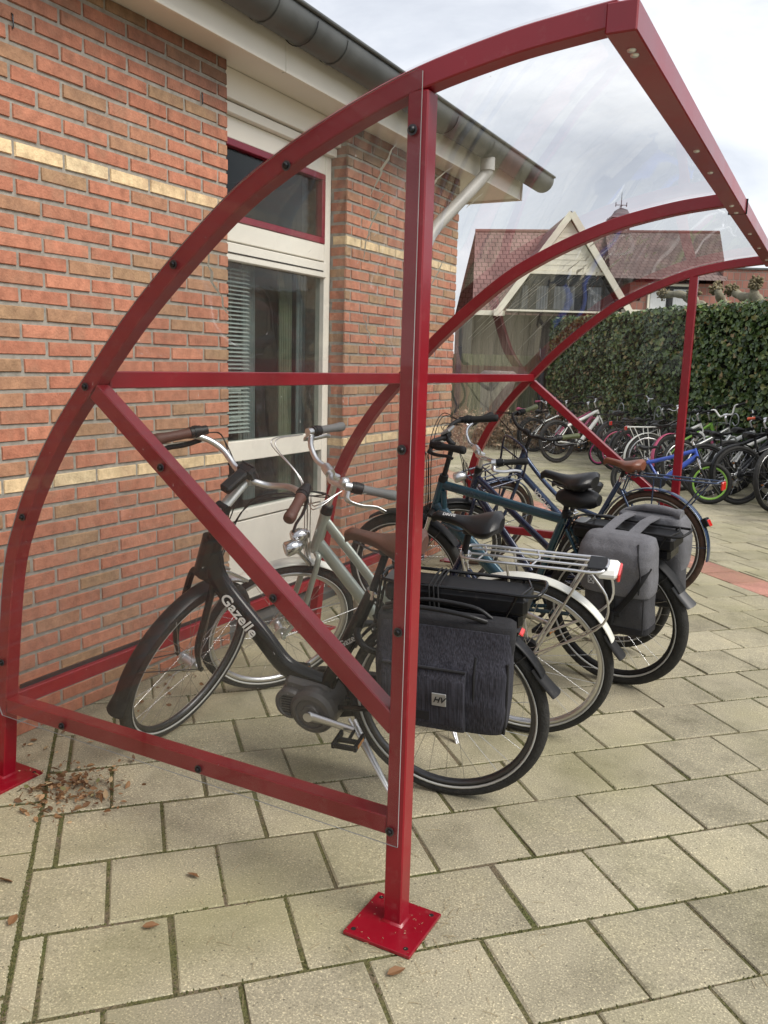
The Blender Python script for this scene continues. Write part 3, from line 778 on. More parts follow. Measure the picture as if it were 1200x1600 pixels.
# ------------------------------------------------------------------ bicycle shelter
SD, SL, SM = 1.511, 3.933, 1.953
ARCH = [(-.012, 0), (.004, .15), (.020, .30), (.086, .727), (.155, .915), (.232, 1.055), (.345, 1.215), (.478, 1.363), (.688, 1.578), (.966, 1.805), (1.152, 1.915), (1.347, 2.000), (1.515, 2.055), (1.710, 2.095), (1.850, 2.112), (1.935, 2.120)]
def arch_pts(y): return spl([(x, y, z) for x, z in ARCH[1:]], 5)
def shelter():
    root = empty('bicycle_shelter'); W_ = .05
    def arch_beam(mb, y):
        pts = [V((ARCH[0][0], y, .008))]+arch_pts(y); rings = []
        for i, p in enumerate(pts):
            t = (pts[min(i+1, len(pts)-1)]-pts[max(i-1, 0)]).normalized(); nrm = V((-t.z, 0, t.x))
            hw = W_/2; c = .003
            ring = []
            for (a, b) in ((-1,-1),(1,-1),(1,1),(-1,1)):
                for (ca, cb) in (((0, c), (c, 0)) if a*b > 0 else ((c, 0), (0, c))):
                    ring.append(p+nrm*(a*(hw-ca))+V((0, b*(hw-cb), 0)))
            rings.append(ring)
        mb.loft(rings, smooth=False)
    for y in (0, SM, SL):
        mb = MB(); arch_beam(mb, y); mb.build('arch', 'red', root)
    for y in (0, SL):
        mb = MB(); mb.beam((SD, y, .008), (SD, y, 2.030), W_, W_, (0,1,0), 0, .003); post = mb.build('post', 'red', root)
        mb = MB(); mb.beam((.045, y, .28), (SD-.0255, y, .28), W_, W_, ch=.003); mb.build('bottom_rail', 'red', root)
        mb = MB(); p0 = V((.495, y, 1.340)); p1 = V((SD-.012, y, .545)); mb.beam(p0, p1, W_-.003, W_, ch=.003); mb.build('diagonal_brace', 'red', root)
    for (x, y) in ((SD, 0), (-.012, 0), (SD, SL), (-.012, SL), (-.012, SM)):
        mb = MB(); mb.box((x if x > 1 else x+.002, y-.018, .006), (.19, .19, .010), None, 0, .0015)
        cx = x if x > 1 else x+.002
        pl = mb.build('base_plate', 'red', root)
        for sx in (-1, 1):
            for sy in (-1, 1):
                mb = MB(); mb.add([(cx+sx*.075+.0065*math.cos(2*PI*k/12), y-.018+sy*.075+.0065*math.sin(2*PI*k/12), .0117) for k in range(12)], [tuple(range(12))])
                mb.build('bolt_hole', 'dark_slot', pl)
        mb = MB(); rg = []
        for (h, e) in ((.011, .0325), (.016, .0285), (.020, .0262)):
            rg.append([(x+e*math.cos(2*PI*k/24)*(1 if k % 3 else 1), y+e*math.sin(2*PI*k/24), h) for k in range(24)])
        mb.loft([[(x+sx*q, y+sy*q, h) for sx, sy in ((-1,-1),(1,-1),(1,1),(-1,1))] for h, q in ((.0112, .031), (.017, .0265))]); mb.build('weld', 'red', pl)
    # longitudinal members
    for (x, z, n) in ((.492, 1.372, 'purlin'), (.012, .28, 'rear_rail')):
        mb = MB(); mb.beam((x, .0255, z), (x, SM-.0255, z), W_, W_, ch=.003); mb.beam((x, SM+.0255, z), (x, SL-.0255, z), W_, W_, ch=.003)
        mb.build(n, 'red', root)
    mb = MB(); mb.beam((.012, .06, .312), (.012, SL-.06, .312), .008, .014); mb.build('rear_seal', 'dark_metal', root)
    # front beam: tube with a lipped channel underneath
    mb = MB(); mb.beam((1.944, -.028, 2.110), (1.944, SL+.028, 2.110), .062, .058, ch=.003); fbm = mb.build('front_beam', 'red', root)
    for y in (.07, .10, .95, 1.25, 1.86, 2.02, 2.6, 3.1, 3.6, 3.85):
        mb = MB(); mb.tube([(1.944, y, 2.0808), (1.944, y, 2.0775), (1.944, y, 2.0755)], [.0095, .009, .005], 10); mb.build('bolt', 'alloy', fbm)
    mb = MB(); mb.beam((1.944, SM+.11, 2.110), (1.944, SM+.113, 2.110), .0735, .0595); mb.build('seam', 'dark_slot', fbm)
    # curved clear roof in two bays, on top of the arches
    for (ya, yb) in ((-.02, SM-.004), (SM+.004, SL+.02)):
        mb = MB(); pts = [V((.012-.012, 0, .30))]+[p for p in arch_pts(0) if p.z > .31]
        if True:
            outer = []
            for i, p in enumerate(pts):
                t = (pts[min(i+1, len(pts)-1)]-pts[max(i-1, 0)]).normalized(); nrm = V((-t.z, 0, t.x)); outer.append((p+nrm*.0275, p+nrm*.0305))
            n = len(pts); ny = 10; vs = []; fs = []
            for lay in (0, 1):
                for i in range(n):
                    for j in range(ny+1):
                        q = outer[i][lay]; vs.append((q.x, ya+(yb-ya)*j/ny, q.z))
            def id_(l, i, j): return l*n*(ny+1)+i*(ny+1)+j
            for i in range(n-1):
                for j in range(ny):
                    fs.append((id_(1,i,j), id_(1,i,j+1), id_(1,i+1,j+1), id_(1,i+1,j)))
            mb.add(vs, fs, 0, True)
        mb.build('roof_panel', 'acrylic_roof', root)
    # flat clear end panels, screwed to the outside of both end frames
    for (ye, sg) in ((-.0275, -1), (SL+.0275, 1)):
        P2 = [(p.x, p.z) for p in arch_pts(0) if .25 < p.z]
        poly = []
        for i, (x, z) in enumerate(P2):
            if x > SD+.012: break
            a = V(P2[min(i+1, len(P2)-1)])-V(P2[max(i-1, 0)]); a.normalize(); poly.append((x-a.y*.018, z+a.x*.018))
        poly = [(.03, .245)]+[q for q in poly if q[1] > .26]+[(SD+.012, 2.066), (SD+.012, .232)]
        n = len(poly); mb = MB(); vs = [(x, ye, z) for x, z in poly]+[(x, ye+sg*.004, z) for x, z in poly]
        mb.add(vs, [tuple(range(n)), tuple(range(2*n-1, n-1, -1))])
        pn = mb.build('end_panel', 'acrylic', root)
        mb = MB(); mb.add(vs, [(k, n+k, n+(k+1) % n, (k+1) % n) for k in range(n)]); mb.build('panel_edge', 'acrylic_edge', pn)
        bp = [(1.503, 1.947), (1.169, 1.899), (0.812, 1.682), (0.472, 1.352), (0.178, 0.937), (0.043, 0.433), (0.316, 0.275), (0.875, 0.275), (1.500, 0.270), (1.506, 0.799), (1.501, 1.243), (1.136, 0.826), (0.754, 1.140)]
        for (x, z) in bp:
            mb = MB(); y1 = ye+sg*.004
            mb.disc((x, y1, z), .012, 0, sg*.002, 16, 0)
            mb.disc((x, y1, z), .008, 0, sg*.009, 16, 1, [(0, sg*.0095), (.0045, sg*.0092), (.0075, sg*.006), (.0078, sg*.002)])
            mb.build('bolt', ['dark_metal', 'black_gloss'], pn)
    # fine scratches on the near panel; reflection glints painted as strokes on the roof
    def arc_scratch(mb, pts, wd, y):
        pts = spl([(p[0], y, p[1]) for p in pts], 5); n = len(pts)
        for i in range(n-1):
            a, b = pts[i], pts[i+1]; w0 = wd*math.sin(PI*(i+.3)/n); w1 = wd*math.sin(PI*min(n, i+1.3)/n)
            mb.add([a+V((-w0, 0, 0)), a+V((w0, 0, 0)), b+V((w1, 0, 0)), b+V((-w1, 0, 0))], [(0,1,2,3)])
    mb = MB(); y = -.0325
    for _ in range(46):
        x = random.uniform(.25, 1.45); z = random.uniform(.4, 1.75)
        if z > 1.2+.55*x: continue
        l = random.uniform(.003, .012); a = random.gauss(1.3, .5)
        mb.add([V((x, y, z)), V((x+.0012, y, z)), V((x+l*math.cos(a)+.0008, y, z+l*math.sin(a)))], [(0,1,2)])
    pn.name = 'end_panel'
    o_ = mb.build('scratches', 'scratch_glint', root); tag(o_, 'fine pale scratches on the near end panel', kind='stuff')
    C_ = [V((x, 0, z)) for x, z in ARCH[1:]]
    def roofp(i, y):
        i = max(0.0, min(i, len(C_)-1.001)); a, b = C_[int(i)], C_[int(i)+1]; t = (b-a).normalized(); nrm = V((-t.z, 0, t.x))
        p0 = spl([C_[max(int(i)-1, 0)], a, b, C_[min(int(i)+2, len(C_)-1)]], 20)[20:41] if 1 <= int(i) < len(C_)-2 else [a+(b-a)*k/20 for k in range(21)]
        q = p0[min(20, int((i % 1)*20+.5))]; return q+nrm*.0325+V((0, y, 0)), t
    def glint(mb, pts, wd):
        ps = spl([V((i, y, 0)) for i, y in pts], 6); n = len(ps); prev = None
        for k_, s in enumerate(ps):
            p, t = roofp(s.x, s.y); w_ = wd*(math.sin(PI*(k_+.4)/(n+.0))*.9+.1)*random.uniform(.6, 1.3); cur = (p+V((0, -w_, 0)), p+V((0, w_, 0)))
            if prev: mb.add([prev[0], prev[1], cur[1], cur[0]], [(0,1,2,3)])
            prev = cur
    mb = MB()  # pale slivers stand in for light reflected off the curved sheet
    for pts in ([(9.8, .29), (9.4, .37), (8.85, .49)], [(9.0, .53), (8.6, .61), (8.05, .73), (7.75, .85)], [(7.15, 1.17), (6.7, 1.45), (6.4, 1.73)], [(7.65, .05), (7.2, .25), (6.85, .45)]): glint(mb, pts, .0055)
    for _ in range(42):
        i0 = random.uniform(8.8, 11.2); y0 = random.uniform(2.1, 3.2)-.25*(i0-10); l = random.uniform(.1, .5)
        glint(mb, [(i0, y0), (i0-l*.5, y0+.04*l*4*random.random()), (i0-l, y0+.05+.25*l*random.random())], random.choice((.004, .009, .015, .022)))
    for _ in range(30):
        i0 = random.uniform(7.6, 9.4); y0 = random.uniform(2.1, 3.3); glint(mb, [(i0, y0), (i0-.25, y0+.03), (i0-random.uniform(.5, .9), y0+random.uniform(.02, .09))], random.uniform(.001, .003))
    for pts in ([(9.9, .62), (9.5, .66), (9.0, .80)], [(9.7, .95), (9.3, 1.0)], [(8.2, 1.30), (7.8, 1.42), (7.2, 1.62)]): glint(mb, pts, .006)
    o_ = mb.build('painted_glints', 'scratch_glint', root); tag(o_, 'pale strokes painted on the curved roof as its reflection glints', kind='stuff')
    tag(root, 'crimson steel bicycle shelter with a curved clear roof and clear end panels', 'bicycle shelter')
shelter()

# ------------------------------------------------------------------ bicycles
HA = rad(69); AX = V((-math.cos(HA), 0, math.sin(HA))); NN = V((math.sin(HA), 0, math.cos(HA)))
def bike(sp):
    """one bicycle; x forward, y to its left, z up, origin at the rear tyre's contact point"""
    R = sp['R']; wb = sp['wb']; k = sp.get('k', 1.0)
    root = empty('bicycle', Matrix.Translation((sp['X'], sp['Y'], 0)) @ Matrix.Rotation(rad(sp['head']), 4, 'Z') @ Matrix.Rotation(rad(sp.get('lean', 0)), 4, 'X'))
    detail = sp.get('detail', True); NM = 64 if detail else 32
    A = V((wb, 0, R))-NN*.06*k; St = Matrix.Rotation(rad(sp.get('steer', 0)), 3, AX)
    F = lambda v: A+St @ (v-A)
    def Fr(s, t=0, y=0): return A+AX*s+NN*t+V((0, y, 0))
    bb = V((sp.get('bbx', .46)*k, 0, sp.get('bbz', .285)*k)); rh = V((0, 0, R)); fh = V((wb, 0, R))
    s0, s1 = sp.get('s0', .43)*k, sp.get('s1', .62)*k; hz = sp['hz']
    tr = sp.get('tr', .020); n8 = 10 if detail else 6
    fm, fm2 = sp['frame'], sp.get('frame2', sp['frame'])
    tyre = sp.get('tyre', 'tyre')
    ns = 28 if detail else 16
    def wheel(c, T, hubr, name):
        mb = MB(T); prof = [(tr*math.cos(2*PI*q/12), tr*math.sin(2*PI*q/12)) for q in range(12)]
        mb.ring(c, R-tr, prof, NM)
        wo = mb.build(name, tyre, root)
        if detail:
            mb = MB(T)
            for s_ in (-1, 1):
                mb.ring(c, R-2.05*tr, [(0, s_*(tr*.80)), (.004, s_*(tr*.90)), (.008, s_*(tr*.985)), (.004, s_*(tr*.96))], NM)
            mb.build('reflective_stripe', 'reflex', wo)
        mb = MB(T); rr = R-2*tr+.002; wd = min(.0125, tr*.72)
        mb.ring(c, rr, [(.004, -wd), (.004, wd), (-.012, wd*.95), (-.020, wd*.3), (-.020, -wd*.3), (-.012, -wd*.95)], NM)
        mb.build('rim', sp.get('rim_rear', sp.get('rim', 'black_matt')) if name == 'rear_wheel' else sp.get('rim', 'black_matt'), wo)
        mb = MB(T)
        for q in range(ns):
            a = 2*PI*q/ns; sd_ = 1 if q % 2 else -1; tw = (.75 if (q//2) % 2 else -.75)
            p0 = c+V((hubr*math.cos(a+tw), sd_*.028, hubr*math.sin(a+tw))); p1 = c+V(((rr-.018)*math.cos(a), sd_*.003, (rr-.018)*math.sin(a)))
            mb.tube([p0, p1], .0010 if detail else .0016, 4, caps=False)
        mb.build('spokes', 'chrome', wo)
        mb = MB(T); mb.disc(c, hubr, -.05, .05, 16, 0, [(0, -.055), (.007, -.055), (.007, -.036), (hubr+.002, -.033), (hubr+.002, -.027), (hubr*.62, -.024), (hubr*.62, .024), (hubr+.002, .027), (hubr+.002, .033), (.007, .036), (.007, .055), (0, .055)])
        mb.build('hub', 'alloy', wo)
        return wo
    wf = wheel(fh, F, sp.get('fhub', .028), 'front_wheel'); wr = wheel(rh, None, sp.get('rhub', .03), 'rear_wheel')
    if detail:   # valve and disc
        mb = MB(); a = rad(-62); mb.tube([rh+V(((R-2*tr-.018)*math.cos(a), 0, (R-2*tr-.018)*math.sin(a))), rh+V(((R-2*tr-.055)*math.cos(a), 0, (R-2*tr-.055)*math.sin(a)))], .003, 6); mb.build('valve', 'alloy', wr)
        if sp.get('disc'):
            mb = MB(); mb.ring(rh, .072, [(.008, .040), (-.008, .040), (-.008, .042), (.008, .042)], 30)
            for q in range(6):
                a = q*PI/3; mb.beam(rh+V((.02*math.cos(a), .041, .02*math.sin(a))), rh+V((.068*math.cos(a+.4), .041, .068*math.sin(a+.4))), .002, .006)
            mb.disc(rh, .03, -.046, -.036, 20); mb.build('brake_disc', 'dark_metal', wr)
    # --- frame
    mb = MB(); ft = sp['ftype']; tb = sp.get('tb', .018)
    h0, h1 = Fr(s0-.012), Fr(s1)
    mb.tube([h0, h1], sp.get('hr', .023)*k**.5, n8+4)
    st_top = V(sp.get('seat_top', (.215*k, 0, .74*k)))
    if ft == 'ebike_low':
        dt = spl([Fr(s0+.10, .0), Fr(s0+.02)-V((.06, 0, .05)), V((bb.x+.205, 0, bb.z+.225)), V((bb.x+.125, 0, bb.z+.125)), V((bb.x+.04, 0, bb.z+.09)), bb+V((-.03, 0, .075))], 6)
        mb.tube(dt, [.033]*3+[.031]*(len(dt)-3), 14, sq=(.85, 1.25))
        mb.tube([Fr(s0+.0), Fr(s0+.15)], .036, 14, sq=(.85, 1.1))
        mb.tube([bb+V((-.02, 0, .05)), st_top], [.030, .021], 12)
    elif ft == 'low2':
        a = Fr(s1-.035); b = Fr(s0+.035)
        e1 = bb+(st_top-bb)*sp.get('low', .42); e2 = bb+V((.05, 0, .02))
        mb.tube([a, e1], .016, 12, sq=(.75, 1.35)); mb.tube([b, e2], .021, 12, sq=(.8, 1.35))
        mb.tube([bb, st_top], .0175, 12, 1)
    elif ft == 'diamond':
        a = Fr(s1-.025); b = Fr(s0+.03)
        mb.tube([a, st_top+V((0, 0, -.035))], tb, 12, sq=(.85, 1.15)); mb.tube([b, bb], tb*1.5, 12, sq=(.8, 1.25))
        # head gusset web
        mb.tube([Fr(s1-.06)-V((.02, 0, 0)), Fr(s0+.03)-V((.05, 0, .03))], .017, 8)
        mb.tube([bb, st_top], .0185, 12, 0)
    elif ft == 'swan':
        a = Fr(s1-.02); b = Fr(s0+.02)
        mb.tube(spl([a, a+V((-.075, 0, -.085)), a+V((-.20, 0, -.205)), a+V((-.34, 0, -.30)), bb+(st_top-bb)*.42], 6), .0150, 12)
        mb.tube([b, bb+V((.02, 0, .03))], .0225, 12)
        mb.tube([bb, st_top], .0175, 12)
    elif ft == 'mtb':
        a = Fr(s1-.03); b = Fr(s0+.02)
        mb.tube([a, a+(st_top-a)*.45+V((0, 0, -.03)), st_top+V((0, 0, -.05))], tb*1.15, 8); mb.tube([b, b+(bb-b)*.3, bb], tb*1.5, 8)
        mb.tube([bb, st_top], .0165, 8)
    mb.tube([bb+V((0, -.035, 0)), bb+V((0, .035, 0))], .024, 12)
    fr_o = mb.build('frame', [fm, fm2], root)
    mb = MB()
    for s_ in (-1, 1):
        mb.tube([st_top+V((-.01, s_*.018, -.07)), V((.05, s_*.05, R+.06)), rh+V((0, s_*.062, 0))], .0085, 8)
        mb.tube([bb+V((-.03, s_*.028, 0)), V((bb.x*.55, s_*.042, (bb.z+R)/2)), rh+V((0, s_*.062, 0))], .010, 8)
    for s_ in (-1, 1): mb.box(rh+V((0, s_*.062, 0)), (.035, .006, .035))
    mb.build('rear_stays', fm2 if sp.get('stays2') else fm, root)
    # --- fork
    mb = MB(F); fkm = sp.get('fork', fm); cs = max(R+.035, s0-.03)
    cs = s0-.012
    if sp.get('susp'):
        for s_ in (-1, 1):
            mb.tube([Fr(cs, .0, s_*.058), Fr(cs*.55, .004, s_*.058)], .0125*k**.5, 10, 1); mb.tube([Fr(cs*.58, .004, s_*.058), Fr(.0, .035*k, s_*.056), fh+V((0, s_*.055, 0))], [.0165, .015, .010], 10)
        mb.tube([Fr(cs, 0, -.064), Fr(cs+.012, 0, -.03), Fr(cs+.016, 0, 0), Fr(cs+.012, 0, .03), Fr(cs, 0, .064)], .019, 10)
    else:
        for s_ in (-1, 1):
            mb.tube(spl([Fr(cs, 0, s_*.02), Fr(cs-.006, 0, s_*.047), Fr(cs*.7, 0, s_*.052), Fr(cs*.3, .006, s_*.053), fh+V((0, s_*.054, 0))], 4), [.0125]*13+[.0115, .010, .009, .008], 10)
        mb.tube([Fr(cs, 0, -.05), Fr(cs+.004, 0, 0), Fr(cs, 0, .05)], .0125, 10)
    for s_ in (-1, 1): mb.disc(fh+V((0, s_*.058, 0)), .010, -.006, .006, 8)
    mb.build('fork', [fkm, 'chrome'], root)
    # --- stem & handlebar
    mb = MB(F); t_ = sp.get('stem_t', .045)
    if sp.get('stem') == 'adjust':
        mb.tube([Fr(s1, 0), Fr(s1+.07, 0), Fr(s1+.09, .004)], [.021, .019, .022], 14); mb.tube([Fr(s1+.085, .004), Fr(hz-.01, t_-.01)], .016, 12, sq=(1.3, .8))
        mb.tube([Fr(s1+.085, .004, -.022), Fr(s1+.085, .004, .022)], .020, 14, 1)
    else:
        mb.tube([Fr(s1-.005, 0), Fr(s1+.03, 0)], [.025, .022], 14, 1); mb.tube([Fr(s1+.02, 0), Fr(hz-.02, 0)], .013, 12); mb.tube([Fr(hz-.035, -.004), Fr(hz-.004, t_)], .0145, 12)
    mb.tube([Fr(hz, t_, -.025), Fr(hz, t_, .025)], .020, 14)
    mb.build('stem', [sp.get('stemm', 'alloy'), 'black_plastic'], root)
    bw, bk = sp.get('bw', .29), sp.get('back', .13); top = Fr(hz, t_); rise = sp.get('rise', .03)
    bt = sp.get('bar', 'city')
    ends = {}
    pts = []
    for s_ in (-1, 1):
        if bt == 'city': q = [V((0, s_*.03, 0)), V((.018, s_*.075, rise*.3)), V((.012, s_*.15, rise*1.2)), V((-.03, s_*.215, rise*1.3)), V((-.045-bk*.3-t_*.35, s_*(bw*.90), rise*1.1-sp.get('drop', 0)*.35)), V((-bk-t_, s_*bw, rise*.9-sp.get('drop', 0)))]
        else: q = [V((0, s_*.03, 0)), V((.0, s_*.08, 0)), V((-.005, s_*.13, rise)), V((-.012, s_*.2, rise)), V((-bk*.6, s_*bw*.85, rise)), V((-bk, s_*bw, rise))]
        q = [top+v for v in q]; ends[s_] = spl(q, 5)
    pts = ends[-1][::-1]+ends[1]
    mb = MB(F); mb.tube(pts, .0112, 10); hb = mb.build('handlebar', sp.get('barm', 'alloy'), root)
    for s_ in (-1, 1):
        e = ends[s_]; tip = e[-1]; d = (e[-1]-e[-6]).normalized(); gl = sp.get('grip_len', .125); gs = sp.get('grip_r', .0165)
        base = tip-d*gl; tip2 = tip+d*.006
        mb = MB(F); ps = [base+(tip2-base)*f for f in (0, .08, .3, .6, .85, .96, 1)]
        mb.tube(ps, [gs*1.12, gs, gs*.95, gs, gs*1.18, gs*1.1, gs*.7], 12); mb.build('grip', sp.get('grip', 'grip_black'), root)
        mb = MB(F); mb.tube([base-d*.042, base-d*.002], .0205, 14); mb.tube([base-d*.030, base-d*.016], .0225, 14); mb.build('gear_shifter', 'black_plastic', root)
        # brake lever
        mb = MB(F); fwd = (V((1, 0, 0))-d*d.x).normalized(); dn = V((0, 0, -1)); c0 = base-d*.055
        mb.tube([c0-d*.012, c0+d*.012], .0165, 10); mb.tube(spl([c0+fwd*.010+dn*.008, c0+fwd*.036+dn*.018, c0+fwd*.045+dn*.022+d*.05, c0+fwd*.040+dn*.022+d*.11, c0+fwd*.046+dn*.026+d*.145], 4), [.0085]*5+[.0065]*8+[.0055]*4, 8, sq=(1.4, .6))
        mb.build('brake_lever', sp.get('lever', 'black_plastic'), root)
        # cables
        if detail:
            mb = MB(); tgt = Fr(s1-.04, .03, s_*.02)
            for kk in range(2):
                a = c0+fwd*.02-d*.02; b1 = a-d*.09+fwd*(.075+.025*kk)+V((0, 0, .015*kk)); b2 = Fr((hz+s1)/2+.02*kk, .105+.02*kk, s_*.035)
                pp = spl([F(a), F(b1), F(b2), F(Fr(s0+.03, .04+.01*kk, s_*.02)), F(Fr(cs-.02, .03, s_*.045))], 6); mb.tube(pp, .0023, 5)
            mb.build('cable', sp.get('cablem', 'black_plastic'), root)
    if sp.get('bell'):
        mb = MB(F); c = ends[1][12]+V((0, 0, .022)); mb.tube([c+V((0, 0, -.02)), c, c+V((0, 0, .012)), c+V((0, 0, .018))], [.006, .020, .018, .006], 14); mb.build('bell', sp['bell'], root)
    if sp.get('display'):
        mb = MB(F); c = Fr(hz+.03, t_+.0); M3 = Matrix.Rotation(rad(25), 3, 'Y')
        if sp['display'] == 'big':
            mb.box(c+V((.0, 0, -.012)), (.080, .064, .040), M3, 0, .010); mb.box(c+V((-.06, 0, -.05)), (.105, .040, .030), Matrix.Rotation(rad(-48), 3, 'Y'), 0, .006)
            mb.box(c+V((-.008, 0, .010)), (.05, .05, .004), M3, 1, .001)
        else: mb.box(c, (.052, .078, .013), M3, 1, .003); mb.box(c+V((.01, 0, -.014)), (.03, .03, .018), M3, 0, .003)
        mb.build('display', ['black_plastic', sp.get('dispm', 'dark_metal')], root)
    # --- saddle & post
    sx, sz = sp.get('saddle', (.20*k, .94*k)); sw = sp.get('saddle_w', .115*k**.5); sl = .265*k**.5
    tilt = sp.get('sad_tilt', 0)
    mb = MB(); mb.tube([st_top+(st_top-bb).normalized()*-.01, V((sx+.005, 0, sz-.055))], .0128, 12)
    mb.build('seat_post', sp.get('postm', 'black_matt'), root)
    mb = MB(); mb.tube([st_top+V((0, 0, -.02)), st_top+V((-.004, 0, .012))], .0205, 14); mb.tube([st_top+V((-.02, -.02, -.004)), st_top+V((-.02, .022, -.004))], .007, 8); mb.build('seat_clamp', sp.get('clampm', 'chrome'), root)
    mb = MB(); rings = []; nsec = 15
    for i in range(nsec):
        f = i/(nsec-1); x = sx+.145*k**.5-f*sl                     # nose -> tail
        hw = .018*k**.5+(sw-.018*k**.5)*(1/(1+math.exp(-(f-.56)*11))); hw *= (1-.55*max(0, (f-.88)/.12)**2)*(1 if f > .04 else .7)
        zt = sz+.012*math.cos(f*2*PI)*.6+.02*max(0, f-.55)-(.012 if f < .05 else 0)-.02*max(0, (f-.93)/.07)+math.sin(rad(tilt))*(.5-f)*sl
        th = (.030+.034*(1/(1+math.exp(-(f-.62)*12))))*k**.5*sp.get('sad_th', 1)*(1-.45*max(0, (f-.82)/.18))
        ring = []
        for q in range(20):
            a = 2*PI*q/20; ca, sa = math.cos(a), math.sin(a)
            cc = abs(ca)**.75*(1 if ca > 0 else -1)
            if sa >= 0: yy = hw*cc; zz = zt-.30*hw*abs(cc)**2.6+.004*sa
            else: yy = hw*cc*(1-.16*abs(sa)); zz = zt-.30*hw-(th-.3*hw*.5)*abs(sa)**.8
            ring.append((x, yy, zz))
        rings.append(ring)
    mb.loft(rings); sad = mb.build('saddle', sp.get('sadm', 'black_vinyl'), root)
    if detail:
        mb = MB()
        for s_ in (-1, 1): mb.tube([(sx+.11, s_*.012, sz-.03), (sx+.05, s_*.02, sz-.052), (sx-.03, s_*.022, sz-.052), (sx-.09, s_*.05, sz-.05)], .0035, 6)
        for s_ in (-1, 1):
            if sp.get('springs'):
                pp = [(sx-.085+.016*math.cos(q*.9), s_*.05+.016*math.sin(q*.9), sz-.095+q*.0014) for q in range(36)]; mb.tube(pp, .003, 5)
        mb.box((sx, 0, sz-.055), (.05, .05, .02), None, 0, .004); mb.build('saddle_rails', 'dark_metal', sad)
    # --- drivetrain
    if sp.get('motor'):
        mb = MB(); c = bb
        mb.disc(c+V((.0, 0, .0)), .1, 0, 0, 36, 0, [(0, .088), (.030, .088), (.034, .080), (.052, .080), (.056, .086), (.070, .083), (.082, .070), (.086, .05), (.086, -.05), (0, -.05)])
        mb.disc(c+V((.085, 0, .012)), .06, 0, 0, 32, 0, [(0, .066), (.040, .066), (.042, .072), (.052, .070), (.058, .060), (.058, -.04), (0, -.04)])
        mb.box(c+V((.03, 0, .065)), (.17, .09, .06), Matrix.Rotation(rad(-8), 3, 'Y'), 0, .015)
        mo = mb.build('motor', 'grey_motor', root)
        for p in mo.data.polygons: p.use_smooth = False
        mb = MB()
        for q in range(7): mb.box(c+V((.085, .0675, -.018+q*.010)), (.060, .002, .003))
        mb.build('cooling_fins', 'black_matt', mo)
    ca = rad(sp.get('crank', 190)); cl = .170*k if k > .7 else .14*k
    for s_, aa in ((1, ca), (-1, ca+PI)):
        y0 = s_*(.095 if sp.get('motor') else .058); e = bb+V((cl*math.cos(aa), y0+s_*.012, cl*math.sin(aa)))
        mb = MB(); mb.tube([bb+V((0, y0, 0)), bb+V((cl*.5*math.cos(aa), y0+s_*.004, cl*.5*math.sin(aa))), e], [.016, .011, .012], 10, sq=(.7, 1.2)); mb.disc(bb+V((0, y0+s_*.006, 0)), .017, -.006, .006, 14)
        cr_ = mb.build('crank', 'alloy' if s_ > 0 else 'dark_metal', root)
        mb = MB(); pc = e+V((0, s_*.055, -.004)); mb.tube([e, pc], .006, 8)
        for dx in (-.038, .038): mb.box(pc+V((dx, 0, 0)), (.012, .085, .022), None, 0, .003)
        mb.box(pc, (.075, .012, .018), None, 0, .003); mb.box(pc+V((0, s_*.036, 0)), (.075, .010, .020), None, 0, .003)
        for dx in (-.0445, .0445): mb.box(pc+V((dx, 0, 0)), (.002, .05, .012), None, 1)
        mb.build('pedal', ['black_plastic', 'amber'], cr_)
    mb = MB()
    if sp.get('chaincase', True):
        rg = []
        for y in (-.078, -.052):
            q = []
            for i in range(13): a = -PI/2+PI*i/12; q.append((bb.x+.098*k*math.cos(a), y, bb.z+.098*k*math.sin(a)))
            for i in range(9): a = PI/2+PI*i/8; q.append((rh.x+.048*k*math.cos(a), y, rh.z+.048*k*math.sin(a)))
            rg.append(q)
        mb.loft(rg, smooth=False); mb.build('chain_case', sp.get('casem', 'black_plastic'), root)
    else:
        mb.ring(bb+V((0, -.05, 0)), .085*k, [(0, -.002), (.006, 0), (0, .002), (-.012, .0015), (-.012, -.0015)], 26)
        for q in range(5): a = q*2*PI/5; mb.beam(bb+V((0, -.05, 0)), bb+V((.075*k*math.cos(a), -.05, .075*k*math.sin(a))), .003, .012)
        mb.tube([bb+V((0, -.05, .088*k)), rh+V((0, -.05, .035))], .004, 5); mb.tube([bb+V((0, -.05, -.088*k)), rh+V((.03, -.05, -.07)), rh+V((0, -.05, -.035))], .004, 5)
        mb.build('chain', 'dark_metal', root)
        mb = MB()
        for q in range(6): mb.disc(rh+V((0, -.034-.004*q, 0)), .045-.004*q, -.001, .001, 20)
        mb.build('cassette', 'dark_metal', root)
    # --- fenders
    if sp.get('fender'):
        fw_ = tr+.008; prof = []
        for q in range(9):
            a = -PI*.42+PI*.84*q/8; prof.append((.010*math.cos(a)+.0, fw_*math.sin(a)))
        prof = prof+[(d-.0018, y*.97) for d, y in prof[::-1]]
        fa0, fa1 = sp.get('ff', (62, 196)); ra0, ra1 = sp.get('rf', (28, 196))
        mb = MB(F); mb.ring(fh, R+.012, prof, 36, 0, rad(fa0), rad(fa1))
        if detail:
            aa = rad(sp.get('ffs', fa1-18))
            for s_ in (-1, 1): mb.tube([fh+V((0, s_*.058, 0)), fh+V(((R+.012)*math.cos(aa), s_*fw_, (R+.012)*math.sin(aa)))], .0022, 5, 1)
        o = mb.build('front_fender', [sp['fender'], sp.get('fstay', 'dark_metal')], root)
        mb = MB(); mb.ring(rh, R+.012, prof, 44, 0, rad(ra0), rad(ra1))
